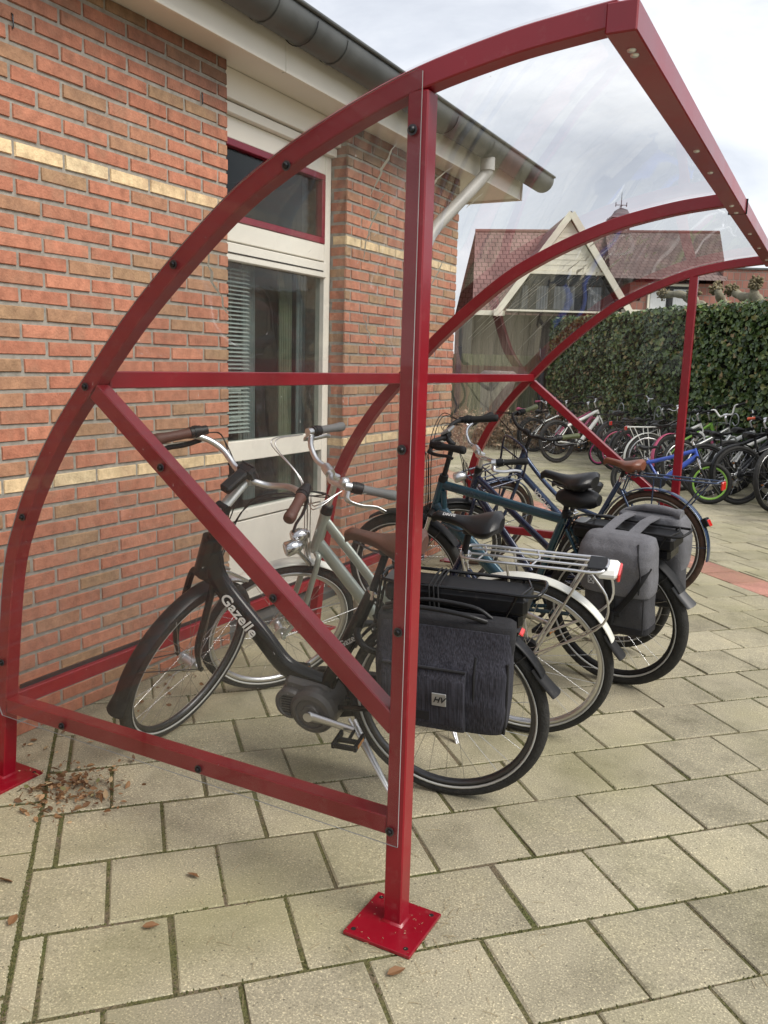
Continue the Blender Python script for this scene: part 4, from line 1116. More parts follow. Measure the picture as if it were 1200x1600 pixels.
        if detail:
            for aa in (rad(ra1-14), ):
                for s_ in (-1, 1): mb.tube([rh+V((0, s_*.062, 0)), rh+V(((R+.012)*math.cos(aa), s_*fw_, (R+.012)*math.sin(aa)))], .0022, 5, 1)
        mb.build('rear_fender', [sp['fender'], sp.get('fstay', 'dark_metal')], root)
        if sp.get('motor'):
            mb = MB(F); mb.ring(fh, R+.0155, prof, 6, 0, rad(80), rad(96)); mb.ring(fh, R+.0150, prof, 3, 0, rad(99), rad(106)); mb.build('fender_clip', 'alloy', root)
            mb = MB(F); mb.tube(spl([Fr(cs+.02, .02, .05), Fr(cs+.035, .05, .055), fh+V(((R+.03)*math.cos(rad(84)), .045, (R+.03)*math.sin(rad(84))))], 4), .006, 8); mb.tube(spl([Fr(cs+.02, .02, -.05), Fr(cs+.035, .05, -.055), fh+V(((R+.03)*math.cos(rad(84)), -.045, (R+.03)*math.sin(rad(84))))], 4), .006, 8); mb.build('brake_arm', 'alloy', root)
        if sp.get('flap'):
            for (T, c, a1, nm) in ((F, fh, fa1, 'mud_flap'), (None, rh, ra1, 'mud_flap')):
                if nm == 'mud_flap' and T is not None and sp.get('noff'): continue
                mb = MB(T); rg = []
                for i in range(6):
                    a = rad(a1-6+i*3.4); ex = .002+.0016*i*i*.75; w_ = fw_*(1.08+.05*i); rr = R+.014+ex
                    q = []
                    for j in range(7):
                        b = -1+2*j/6; q.append(c+V(((rr-.016*b*b)*math.cos(a), b*w_, (rr-.016*b*b)*math.sin(a))))
                    for j in range(6, -1, -1):
                        b = -1+2*j/6; q.append(c+V(((rr-.004-.016*b*b)*math.cos(a), b*w_*.96, (rr-.004-.016*b*b)*math.sin(a))))
                    rg.append(q)
                mb.loft(rg); mb.build(nm, sp['flap'], root)
    # --- rear rack
    rk = sp.get('rack')
    if rk:
        z = sp.get('rack_z', R*2+.075); x0, x1 = sp.get('rack_x', (.16, -.33)); wd = .062; rkm = sp['rackm']
        mb = MB(); up = .018
        loop = spl([(x0, -wd*.45, z), (x0-.05, -wd, z), (x1*.5, -wd, z), (x1+.03, -wd, z), (x1, -wd*.5, z+up*.4), (x1, wd*.5, z+up*.4), (x1+.03, wd, z), (x1*.5, wd, z), (x0-.05, wd, z), (x0, wd*.45, z)], 4)
        mb.tube(loop, .0058, 8)
        mb.tube([(x0, -wd*.45, z), (x0, wd*.45, z)], .0055, 8)
        for i in range(rk.get('bars', 4)):
            x = x0-.07-(x0-x1-.13)*i/max(1, rk.get('bars', 4)-1); mb.tube([(x, -wd, z), (x-.02, 0, z+.002), (x, wd, z)] if not rk.get('diag') else [(x+.03, -wd, z), (x-.02, wd, z)], .004, 6)
        if rk.get('inner'):
            for s_ in (-1, 1): mb.tube([(x0-.03, s_*.022, z+.004), (x1+.05, s_*.022, z+.004)], .0045, 6)
        for s_ in (-1, 1):
            mb.tube([(x0-.18, s_*wd, z), (-.005, s_*.07, R+.02)], .005, 8); mb.tube([(x1+.07, s_*wd, z), (-.03, s_*.07, R+.02)], .005, 8)
            mb.tube([(x0, s_*wd*.45, z), tuple(st_top+V((-.01, s_*.016, -.10)))], .005, 8)
            if rk.get('guard'): mb.tube(spl([(x1+.05, s_*wd, z), (x1-.015, s_*(wd+.012), z-.10), (x1+.02, s_*(wd+.014), z-.22), (-.02, s_*(wd+.012), R+.05)], 5), .0045, 8)
        rko = mb.build('rack', rkm, root)
        if rk.get('light'):
            mb = MB()
            if rk['light'] == 'white':
                mb.box((x1-.005, 0, z-.012), (.075, .115, .034), None, 0, .012); mb.box((x1-.044, 0, z-.020), (.012, .100, .034), None, 1, .005)
                mb.disc((x1+.035, 0, z), .055, -.0, .0, 20, 0, [(0, 0), (0, 0)]); mb.box((x1+.03, 0, z+.008), (.07, .10, .008), None, 2, .003); 
            else: mb.box((x1-.014, 0, z-.018), (.016, .060, .052), None, 1, .005)
            mb.build('tail_light', ['white_paint', 'red_lens', 'black_plastic'], root)
        if rk.get('battery'):
            mb = MB(); bz = z-.060
            L_ = x0-x1-.06; cx = (x0+x1)/2+.012
            mb.box((cx, 0, bz+.02), (L_, .130, .060), None, 0, .012); mb.box((cx+.0, 0, bz-.03), (L_-.03, .110, .055), None, 1, .012)
            mb.box((x0-.035, 0, bz+.052), (.05, .09, .006), None, 2, .002)
            mb.build('battery', ['black_plastic', 'black_gloss', 'galv'], root)
            mb = MB()
            if rk.get('straps'):
                for dx in (-.0, .014, .028):
                    x = .0+dx; mb.tube([(x, -.078, z-.14), (x+.002, -.07, z+.004), (x, 0, z+.012), (x+.004, .07, z+.004), (x-.004, .080, z-.14)], .0052, 6, sq=(1, .5))
                mb.build('elastic_strap', 'webbing', root)
    if sp.get('kick'):
        mb = MB(); a = V((sp['kick'], .065, .27)) if not isinstance(sp['kick'], tuple) else V(sp['kick'][0]); e = V(sp.get('kick_end', (sp['kick']-.12 if not isinstance(sp['kick'], tuple) else 0, .22, .03)))
        mb.tube([a, e], [.008, .006], 8); mb.tube([a+V((.02, 0, 0)), e+V((.01, 0, .02))], [.006, .005], 8); mb.tube([e, e+(e-a).normalized()*.03], [.011, .012], 8, 1); mb.build('kickstand', [sp.get('kickm', 'alloy'), 'black_plastic'], root)
    for hl in sp.get('lights', []):
        mb = MB(F); c = Fr(hl[0], hl[1], hl[2]); mb.tube([c+V((-.035, 0, -.004)), c+V((-.025, 0, 0)), c+V((.0, 0, .004)), c+V((.030, 0, .002)), c+V((.036, 0, .002))], [.012, .022, .030, .031, .028], 16); mb.tube([c+V((-.01, 0, -.02)), Fr(hl[0]-.10, .02, hl[2]*.6)], .009, 8)
        mb.tube([c+V((.034, 0, .002)), c+V((.039, 0, .002))], .024, 16, 1); mb.build('headlight', [hl[3], 'clear_lens'], root)
    if sp.get('lock'):
        mb = MB(); c = V((.0, 0, R+.0)); pts = [rh+V((.245+.052*math.cos(a), .075*math.sin(a)*1.0, .215+.03*math.cos(a))) for a in [2*PI*q/20 for q in range(20)]]; mb.tube(pts, .012, 8, closed=True); mb.build('ring_lock', 'black_plastic', root)
    if sp.get('taillamp'):
        a = rad(sp['taillamp']); mb = MB(); c = rh+V(((R+.035)*math.cos(a), 0, (R+.035)*math.sin(a))); mb.box(c, (.04, .05, .055), Matrix.Rotation(-(a-PI), 3, 'Y'), 0, .005); mb.box(c+V((-.022, 0, 0)), (.008, .044, .045), Matrix.Rotation(-(a-PI), 3, 'Y'), 1, .003); mb.build('tail_light', ['black_plastic', 'red_lens'], root)
    if sp.get('carrier'):
        mb = MB(F); z = Fr(s1-.03).z; fx = Fr(s1).x
        cz0 = R*2+.06; x0 = wb-.16
        for s_ in (-1, 1):
            mb.tube([fh+V((0, s_*.062, 0)), V((wb-.01, s_*.10, cz0))], .006, 8); mb.tube([V((x0, s_*.14, cz0)), V((wb+.16, s_*.14, cz0))], .007, 8)
        mb.tube(spl([V((x0, -.14, cz0)), V((x0-.02, -.14, cz0+.17)), V((x0-.02, -.08, cz0+.215)), V((x0-.02, .08, cz0+.215)), V((x0-.02, .14, cz0+.17)), V((x0, .14, cz0))], 5), .008, 8)
        for y in (-.07, 0, .07): mb.tube([V((x0, y, cz0)), V((wb+.16, y, cz0))], .005, 6)
        for x in (x0, wb, wb+.16): mb.tube([V((x, -.14, cz0)), V((x, .14, cz0))], .006, 6)
        mb.tube([V((x0-.02, -.14, cz0+.1)), V((x0-.02, .14, cz0+.1))], .006, 6)
        mb.build('front_carrier', sp['carrier'], root)
    if sp.get('coverbag'):
        mb = MB(); rg = []
        for i in range(11):
            f = i/10; x = sx+.06-f*.20; r_ = math.sin(PI*(.08+.84*f))**.5
            rg.append([(x, .062*r_*math.cos(2*PI*q/14)*(1+.06*math.sin(q*3+i)), sz-.105+.048*r_*math.sin(2*PI*q/14)*(1+.08*math.sin(q*2+i*1.3))) for q in range(14)])
        mb.loft(rg); mb.build('saddle_bag', 'black_vinyl', root)
    tag(root, sp['label'], 'bicycle', sp['group'])
    root['_info'] = 0; del root['_info']
    sp['root'] = root; sp['Fr'] = Fr; sp['F'] = F; sp['bb'] = bb; sp['st_top'] = st_top; sp['A'] = A
    return root

G1 = 'bicycles parked in the shelter'
b1 = dict(X=1.346, Y=.691, head=188.87, lean=-9.4, steer=-99.5, wb=1.078, hz=.780, bw=.285, back=.06, rise=.035, R=.341, tr=.021, frame='black_gloss', ftype='ebike_low', bbz=.275, bbx=.455,
          s0=.42, s1=.60, stem='adjust', stem_t=.105, drop=.055, stemm='silver_paint', grip='grip_brown', grip_r=.0175, display='big', sadm='brown_leather', springs=True, saddle=(.185, .925), sad_th=1.15, saddle_w=.10, motor=True, crank=186,
          fender='black_plastic', flap='black_matt', ff=(80, 197), rf=(25, 152), rack=dict(bars=2, battery=True, straps=True), rack_z=.795, rack_x=(.20, -.31), rackm='black_gloss', kick=.30, kick_end=(.06, .245, .03), lock=True,
          rim='dark_metal', seat_top=(.245, 0, .72), postm='black_matt', group=G1, taillamp=124,
          label='black electric bicycle with brown saddle and grips, nearest the camera')
bike(b1)
b2 = dict(X=1.407, Y=1.308, head=187.1, lean=-13.5, steer=47, wb=1.06, hz=.79, bw=.262, back=.12, rise=.03, R=.343, frame='silver_green', frame2='navy_paint', ftype='low2', low=.14, drop=.03, s0=.42, s1=.60, grip='grip_grey', bar='city', barm='alloy', lever='alloy',
          stays2=True, fork='silver_green', sadm='black_vinyl', saddle=(.20, .918), saddle_w=.105, fender='cream_fender', flap='black_matt', ff=(60, 200), rf=(25, 158), rack=dict(bars=3, inner=True, guard=True, light='white'), rack_z=.775,
          rack_x=(.23, -.30), rackm='alloy', rim='alloy', seat_top=(.225, 0, .76), bell='alloy', lights=[(.46, .12, .045, 'chrome'), (.47, .07, -.02, 'chrome')], kick=.32, fstay='alloy', cablem='alloy', group=G1,
          label='silver green low-step bicycle with white fenders and an alloy rack')
bike(b2)
b3 = dict(X=1.453, Y=2.581, head=162, lean=-7.7, steer=60, wb=1.12, hz=.70, bw=.29, back=.15, rise=.03, R=.347, frame='navy_paint', ftype='low2', s0=.41, s1=.56, grip='grip_black', barm='chrome', lever='alloy', sadm='black_vinyl', saddle=(.20, .86),
          fender='black_plastic', ff=(60, 196), rf=(25, 185), seat_top=(.225, 0, .70), lights=[(.52, .10, 0, 'alloy')], group=G1, rim='dark_metal',
          label='dark bicycle with chrome swept handlebar, half hidden between teal and blue bicycles')
bike(b3)
b4 = dict(X=1.599, Y=2.05, head=168.9, lean=-9.6, steer=15, wb=1.19, hz=.835, bw=.25, back=.14, rise=.015, R=.343, tr=.026, frame='teal_paint', ftype='diamond', tb=.021, s0=.42, s1=.60, grip='grip_black', barm='black_matt', display='small', dispm='galv', fork='black_matt',
          stemm='black_matt', sadm='black_vinyl', saddle=(.21, .985), saddle_w=.10, coverbag=True, fender='black_matt', flap='rubber_grey', noff=True, ff=(62, 150), rf=(25, 150), rack=dict(bars=2, battery=True), rack_z=.785, rack_x=(.19, -.33), rackm='black_matt',
          seat_top=(.235, 0, .80), susp=True, disc=True, chaincase=False, group=G1, rim='black_matt', stays2=False, clampm='black_matt',
          label='teal electric bicycle with straight top tube carrying grey panniers')
bike(b4)
b5 = dict(X=1.43, Y=3.69, head=170, lean=-1.5, steer=68, wb=1.20, hz=.72, bw=.245, back=.20, drop=-.0, rise=.03, R=.347, tr=.022, tyre='tyre_brown', frame='blue_paint', ftype='swan', s0=.42, s1=.58, grip='grip_green', barm='black_matt', sadm='tan_leather', springs=True,
          saddle=(.205, .87), sad_th=1.2, saddle_w=.10, fender='blue_paint', ff=(75, 200), rf=(25, 188), rack=dict(bars=5, diag=True, light='red'), rack_z=.79, rack_x=(.17, -.40), rackm='blue_paint', carrier='navy_paint', seat_top=(.225, 0, .75),
          stemm='black_matt', taillamp=150, group=G1, rim='dark_metal', fstay='blue_paint',
          label='dark blue transport bicycle with tan saddle, brown tyres and front carrier')
bike(b5)

# writing on the bicycles (left flank of each)
def flank_text(sp, body, size, p, q, y, mat, bold=True, shear=0.0, flip=False):
    p, q = V(p), V(q); d = (p-q).normalized(); mid = (p+q)/2
    xd = -d if not flip else d; zd = V((0, 1, 0)); yd = zd.cross(xd)
    return put_text('lettering', body, size, mid+V((0, y, 0)), xd, yd, mat, sp['root'], bold, shear)
bbv = b1['bb']; hd = b1['Fr'](b1['s0']+.02)
flank_text(b1, 'Gazelle', .060, hd-V((.075, 0, .075)), V((bbv.x+.215, 0, bbv.z+.235)), .0292, 'text_white')
flank_text(b1, 'Gazelle', .032, b1['st_top']-V((0, 0, .12)), bbv+V((-.06, 0, .22)), .0235, 'text_silver', flip=True)
hd5 = b5['Fr'](b5['s0']+.02)
flank_text(b5, 'VOGUE', .050, hd5-V((.12, 0, .10)), hd5-V((.30, 0, .28)), .0235, 'text_white')
put_text('lettering', 'DRIVE', .019, (b2['saddle'][0]+.075, .020, b2['saddle'][1]+.0075), (-1, .12, 0), (0, -1, .35), 'text_silver', b2['root'], True)
# silver fade strip along the top of the down tube
mb = MB(); a = hd-V((.030, 0, .015)); c = V((bbv.x+.235, 0, bbv.z+.25))
mb.tube([a+V((0, .012, .022)), (a+c)/2+V((0, .014, .018)), c+V((0, .010, .016))], [.006, .0095, .004], 8, sq=(1, .6)); mb.build('silver_trim', 'silver_paint', b1['root'])

# ------------------------------------------------------------------ panniers
def rrect(cx, cy, hx, hy, z, n=6, p=4.0, wob=0.0, seed=0):
    pts = []
    for q in range(4*n):
        a = 2*PI*q/(4*n); ca, sa = math.cos(a), math.sin(a)
        x = hx*abs(ca)**(2/p)*(1 if ca > 0 else -1); y = hy*abs(sa)**(2/p)*(1 if sa > 0 else -1)
        w_ = wob*noise.noise(V((x*9+seed, y*9, z*9)))
        pts.append(V((cx+x*(1+w_/max(hx, .01)), cy+y*(1+w_/max(hy, .01)), z)))
    return pts
def bag_loft(mb, secs, n=7, p=4.5, wob=.006, seed=0):
    rings = []
    for i in range(len(secs)-1):
        a, b = secs[i], secs[i+1]
        for j in range(4):
            f = j/4; s = [a[q]*(1-f)+b[q]*f for q in range(5)]; rings.append(rrect(s[0], s[1], s[2], s[3], s[4], n, p, wob, seed))
    s = secs[-1]; rings.append(rrect(s[0], s[1], s[2], s[3], s[4], n, p, wob, seed)); mb.loft(rings)
def pannier_dark():
    M = b1['root'].matrix_world.copy(); root = empty('pannier', M)
    mb = MB(); yc = .165; xc = -.02; ex = .022
    bag_loft(mb, [(xc-ex, yc, .175, .050, .398), (xc-ex, yc, .196, .066, .410), (xc-ex, yc+.004, .204, .074, .50), (xc-ex, yc, .206, .066, .60), (xc-ex, yc-.012, .206, .050, .66), (xc-ex, yc-.016, .202, .034, .72)], p=6)
    mb.build('bag_body', 'fabric_dark', root)
    mb = MB(); bag_loft(mb, [(xc-ex, yc-.018, .208, .040, .655), (xc-ex, yc-.020, .210, .040, .70), (xc-ex, yc-.026, .208, .034, .735), (xc-ex, yc-.03, .195, .022, .745)], p=7); mb.build('bag_flap', 'fabric_black', root)
    mb = MB(); bag_loft(mb, [(xc+.025, yc+.066, .128, .012, .412), (xc+.025, yc+.076, .130, .014, .44), (xc+.025, yc+.074, .130, .013, .58), (xc+.025, yc+.062, .130, .010, .610)], p=7, wob=.002); mb.build('front_pocket', 'fabric_dark', root)
    mb = MB(); mb.box((xc+.06, yc+.091, .462), (.12, .003, .028)); 
    mb.tube([(xc-.115, yc+.060, .41), (xc-.128, yc+.072, .5), (xc-.128, yc+.066, .60), (xc-.128, yc+.04, .65)], .004, 6); mb.tube([(xc-.215, yc+.045, .41), (xc-.222, yc+.05, .52), (xc-.222, yc+.04, .64)], .0045, 6)
    mb.tube([(xc-.105, yc+.075, .612), (xc+.15, yc+.075, .612)], .004, 6); mb.build('piping', 'webbing', root)
    mb = MB(); mb.tube(spl([(xc+.17, yc-.01, .745), (xc+.10, yc+.01, .772), (xc, yc+.014, .775), (xc-.09, yc+.01, .765), (xc-.15, yc-.005, .745)], 5), .0075, 8); mb.tube(spl([(xc+.17, yc-.03, .750), (xc+.05, yc-.024, .785), (xc-.10, yc-.03, .775), (xc-.16, yc-.03, .745)], 5), .0065, 8); mb.build('handle', 'black_vinyl', root)
    mb = MB(); mb.box((xc-.03, yc+.0915, .522), (.044, .004, .042), None, 0, .0015); bd = mb.build('badge', 'galv', root)
    put_text('lettering', 'HV', .026, (xc-.03, yc+.0940, .522), (-1, 0, 0), (0, 0, 1), 'black_matt', bd, True, .35)
    tag(root, 'charcoal double-pocket pannier with a small metal badge on the nearest bicycle', 'pannier')
pannier_dark()
def pannier_grey():
    M = b4['root'].matrix_world.copy(); root = empty('pannier', M)
    for s_, nm in ((1, 0), (-1, 1)):
        yc = s_*.170; xc = -.105
        mb = MB(); bag_loft(mb, [(xc, yc, .120, .050, .375), (xc, yc, .140, .066, .39), (xc, yc, .145, .072, .48), (xc, yc, .150, .072, .60), (xc, yc-s_*.004, .150, .062, .68), (xc, yc-s_*.012, .140, .045, .73)], p=4.5, wob=.010, seed=nm*3)
        body = mb.build('bag_body', 'fabric_grey_dark', root)
        mb = MB(); bag_loft(mb, [(xc, yc+s_*.010, .152, .070, .560), (xc, yc+s_*.012, .156, .072, .575), (xc, yc+s_*.010, .162, .078, .635), (xc, yc+s_*.012, .164, .084, .70), (xc, yc+s_*.004, .160, .076, .755), (xc, yc-s_*.010, .146, .052, .796), (xc, yc-s_*.016, .120, .028, .806)], p=4.2, wob=.010, seed=5+nm); mb.build('bag_flap', 'fabric_grey', root)
        mb = MB(); bag_loft(mb, [(xc, yc, .1225, .052, .372), (xc, yc, .1425, .0685, .387), (xc, yc, .1445, .0705, .415)], p=4.5, wob=.006, seed=nm*3); mb.build('bag_bottom', 'fabric_black', root)
        mb = MB(); ys = yc+s_*.079
        mb.tube(spl([(xc+.02, yc+s_*.0945, .70), (xc+.018, yc+s_*.091, .64), (xc+.014, yc+s_*.086, .575), (xc+.010, ys, .53), (xc+.008, ys, .47)], 4), .019, 6, sq=(.22, 1), up0=(1, 0, 0))
        mb.box((xc+.010, ys+s_*.002, .525), (.044, .014, .046), None, 0, .004); mb.box((xc+.010, ys+s_*.008, .525), (.026, .006, .030), None, 0, .002)
        mb.tube(spl([(xc-.150, yc+s_*.055, .70), (xc-.125, yc+s_*.092, .64), (xc-.085, yc+s_*.088, .575), (xc-.045, ys+s_*.004, .52), (xc-.012, ys+s_*.004, .475)], 5), .015, 6, sq=(.25, 1), up0=(1, 0, 0))
        mb.tube([(xc-.005, ys+s_*.004, .485), (xc-.003, ys+s_*.010, .455), (xc+.004, ys+s_*.006, .430)], .012, 6); mb.box((xc-.02, ys+s_*.006, .478), (.040, .012, .022), None, 0, .003)
        mb.build('strap', 'webbing', root)
        mb = MB(); mb.tube(spl([(xc-.118, yc+s_*.088, .585), (xc-.128, yc+s_*.094, .66), (xc-.118, yc+s_*.090, .73), (xc-.10, yc+s_*.050, .79)], 5), .0032, 6); mb.tube(spl([(xc-.125, yc+s_*.062, .40), (xc-.130, yc+s_*.068, .48), (xc-.132, yc+s_*.068, .56)], 4), .0028, 6); mb.build('piping', 'fabric_black', root)
        if s_ > 0:
            mb = MB(); e = .0012; x, z = xc+.105, .615
            ln = [((0, 0), (.026, 0)), ((.026, 0), (.026, .032)), ((.026, .032), (0, .032)), ((0, .032), (0, 0)), ((.003, .004), (.013, .017)), ((.023, .004), (.013, .017)), ((.013, .017), (.023, .028)), ((.013, .017), (.003, .028))]
            for (a, b) in ln: mb.tube([(x-a[0], yc+.0865, z-.016+a[1]), (x-b[0], yc+.0865, z-.016+b[1])], e, 4)
            mb.build('woven_label', 'text_white', body)
    mb = MB(); z = .808; secs = []
    for y in (-.17, -.10, 0, .10, .17): secs.append([(-.165, y, z-.012*abs(y)*8), (-.165, y, z+.006-.012*abs(y)*8), (-.12, y, z+.008-.012*abs(y)*8), (-.12, y, z-.004-.012*abs(y)*8)])
    mb.loft(secs, smooth=False)
    secs = [[(x+.055, y, zz) for x, y, zz in r] for r in secs]; 
    mb.loft([[(x+.06, y, zz) for x, y, zz in r] for r in secs], smooth=False); mb.build('bridge', 'fabric_grey', root)
    mb = MB(); mb.tube(spl([(.01, -.150, .800), (-.06, -.152, .822), (-.16, -.150, .826), (-.245, -.148, .812)], 5), [.014]*6+[.018]*8+[.024]*2, 10); mb.build('rolled_edge', 'fabric_grey', root)
    tag(root, 'grey double pannier with buckled flaps over the teal bicycle rack', 'pannier')
pannier_grey()

# ------------------------------------------------------------------ children's bicycles by the hedge
GK = 'children bicycles in the rack along the hedge'
def kid(X, Y, head, size, label, **kw):
    """size 1 = 26 inch; smaller scales everything"""
    R = kw.pop('R', .33*size); k = size*.93
    d = dict(X=X, Y=Y, head=head, R=R, wb=1.02*size, hz=.70*size, k=k, s0=.44, s1=.60, bbx=.44, bbz=.30, lean=kw.pop('lean', -7), steer=kw.pop('steer', 20), bw=.27*size**.5, back=.04, rise=.035, bar=kw.pop('bar', 'flat'), grip_len=.10,
             detail=False, tr=.024*size, frame='white_paint', ftype='mtb', tb=.017, chaincase=False, barm='black_matt', group=GK, label=label, saddle=(.20*k, .86*k), seat_top=(.215*k, 0, .66*k), crank=random.choice((20, 110, 200, 290)))
    d.update(kw); return bike(d)
kid(-1.36, 10.95, 52, 1.0, 'white mountain bicycle with thick angular frame and pink lettering, left of the brace', frame='white_paint', tb=.022, rim='black_matt', fork='white_paint', steer=-15)
kid(-1.75, 12.2, 50, .9, 'pink bicycle half hidden behind the white mountain bicycle', frame='pink', rim='black_matt', sadm='pink', steer=30)
kid(-2.65, 12.9, 55, .85, 'small bicycle with pink saddle at the left end of the row', frame='silver_paint', sadm='pink', barm='alloy', fender='black_plastic', steer=10, grip='pink')
kid(-3.0, 13.6, 40, .85, 'dark bicycle with alloy bar beside the dry shrub', frame='navy_paint', barm='alloy', sadm='pink', steer=-30)
kid(-.75, 11.1, 48, .55, 'tiny black bicycle with pink crank beside the white mountain bicycle', frame='black_gloss', rim='hot_pink', sadm='black_vinyl', steer=40)
kid(-.45, 10.8, 60, 1.05, 'black bicycle with swept alloy handlebar right of the white mountain bicycle', frame='black_gloss', bar='city', barm='alloy', fender='black_plastic', steer=-20, rack=dict(bars=3), rackm='black_matt', rack_z=.80, rack_x=(.14, -.3))
kid(-.02, 9.95, 44, 1.0, 'black bicycle with red reflector under its saddle behind the brace', frame='black_gloss', fender='black_plastic', rack=dict(bars=3, light='red'), rackm='black_matt', rack_z=.75, rack_x=(.14, -.3), steer=15)
kid(.28, 9.55, 38, .95, 'silver bicycle with white rear rack and red tail light behind the far post', frame='white_paint', fender='white_paint', rack=dict(bars=4, light='red'), rackm='white_paint', rack_z=.72, rack_x=(.14, -.3), rim='alloy', steer=-35)
kid(.55, 9.75, 55, .95, 'bicycle with lime yellow top tube and pink mudguard', frame='lime', tb=.014, fender='pink', steer=25)
kid(.40, 7.95, 8, .76, 'small blue bicycle with a lime green front rim', frame='bright_blue', rim='lime', rim_rear='black_matt', tb=.020, steer=-8, lean=-9, wb=.84, susp=True, fork='black_matt', chaincase=True, R=.235, tr=.026)
kid(.95, 9.45, 35, .9, 'white framed child bicycle with chunky white tubes and lime stripe', frame='white_paint', tb=.024, steer=-30, susp=True, fork='white_paint', barm='white_paint', rise=.08)
kid(1.10, 8.65, 30, .95, 'black and red mountain bicycle with orange grips right of the far post', frame='black_gloss', frame2='mtb_red', tb_=0, tb=.020, susp=True, fork='black_matt', steer=15, grip='orange_red')
kid(1.52, 8.25, 38, 1.0, 'black mountain bicycle with crimson down tube at the right edge of the photo', frame='black_gloss', frame2='mtb_red', tb=.022, susp=True, fork='black_gloss', steer=-12, fender='black_plastic')
kid(1.90, 7.95, 62, 1.02, 'black bicycle with silver rims, second from the right edge', frame='black_gloss', rim='alloy', tb=.018, steer=10)
kid(2.10, 7.45, 70, .95, 'pink rimmed bicycle cut off by the right edge of the photo', frame='white_paint', rim='pink', tb=.018, steer=-10)
kid(.10, 10.9, 65, .9, 'grey bicycle standing deepest in the row against the hedge', frame='silver_paint', barm='chrome', steer=20)
kid(-2.2, 12.35, 48, .9, 'black and white bicycle between the small pink one and the white mountain bicycle', frame='silver_paint', barm='black_matt', steer=20, fender='black_plastic')
kid(-.30, 10.45, 42, .95, 'black mountain bicycle with pink rims in the shade of the hedge', frame='black_gloss', rim='pink', steer=-25)
kid(.80, 9.0, 50, .95, 'silver white bicycle packed behind the small blue bicycle', frame='silver_paint', barm='white_paint', rise=.09, steer=25, rim='alloy')
kid(1.35, 9.0, 46, 1.0, 'white bicycle with black saddle behind the red mountain bicycle', frame='white_paint', frame2='black_gloss', tb=.022, steer=-20, barm='black_matt')
kid(1.85, 8.75, 50, 1.0, 'dark bicycle with lime grips crowded against the hedge at the right edge', frame='black_matt', grip='lime', steer=18, susp=True, fork='dark_metal')
# rack hoops
for i, (x, y) in enumerate(((-.75, 12.15), (-.05, 11.5), (.55, 10.9), (1.15, 10.3), (1.75, 9.7))):
    mb = MB(); d = V((.707, .707, 0)); s_ = V((.707, -.707, 0))
    pts = [V((0, 0, 0)), V((0, 0, .55)), V((0, 0, .80)), s_*.03+V((0, 0, .88)), s_*.09+V((0, 0, .92)), s_*.15+V((0, 0, .88)), s_*.16+V((0, 0, .80)), s_*.10+V((0, 0, .76)), s_*.05+V((0, 0, .80))]
    mb.tube(spl(pts, 5), .009, 8); mb.tube([V((0, 0, .45)), s_*.7+V((0, 0, .45))], .009, 8); mb.tube([V((0, 0, .78)), -s_*.25+V((0, 0, .78)), -s_*.25+V((0, 0, .0))], .008, 8)
    o = mb.build('rack_hoop', 'galv'); o.location = (x, y, 0)
    tag(o, ['curled galvanised rack hoop behind the white mountain bicycle', 'curled rack hoop between the black bicycles and the hedge', 'curled rack hoop seen left of the far post', 'curled rack hoop seen right of the far post', 'curled rack hoop behind the crimson and black bicycles'][i], 'rack hoop', 'rack hoops along the hedge')

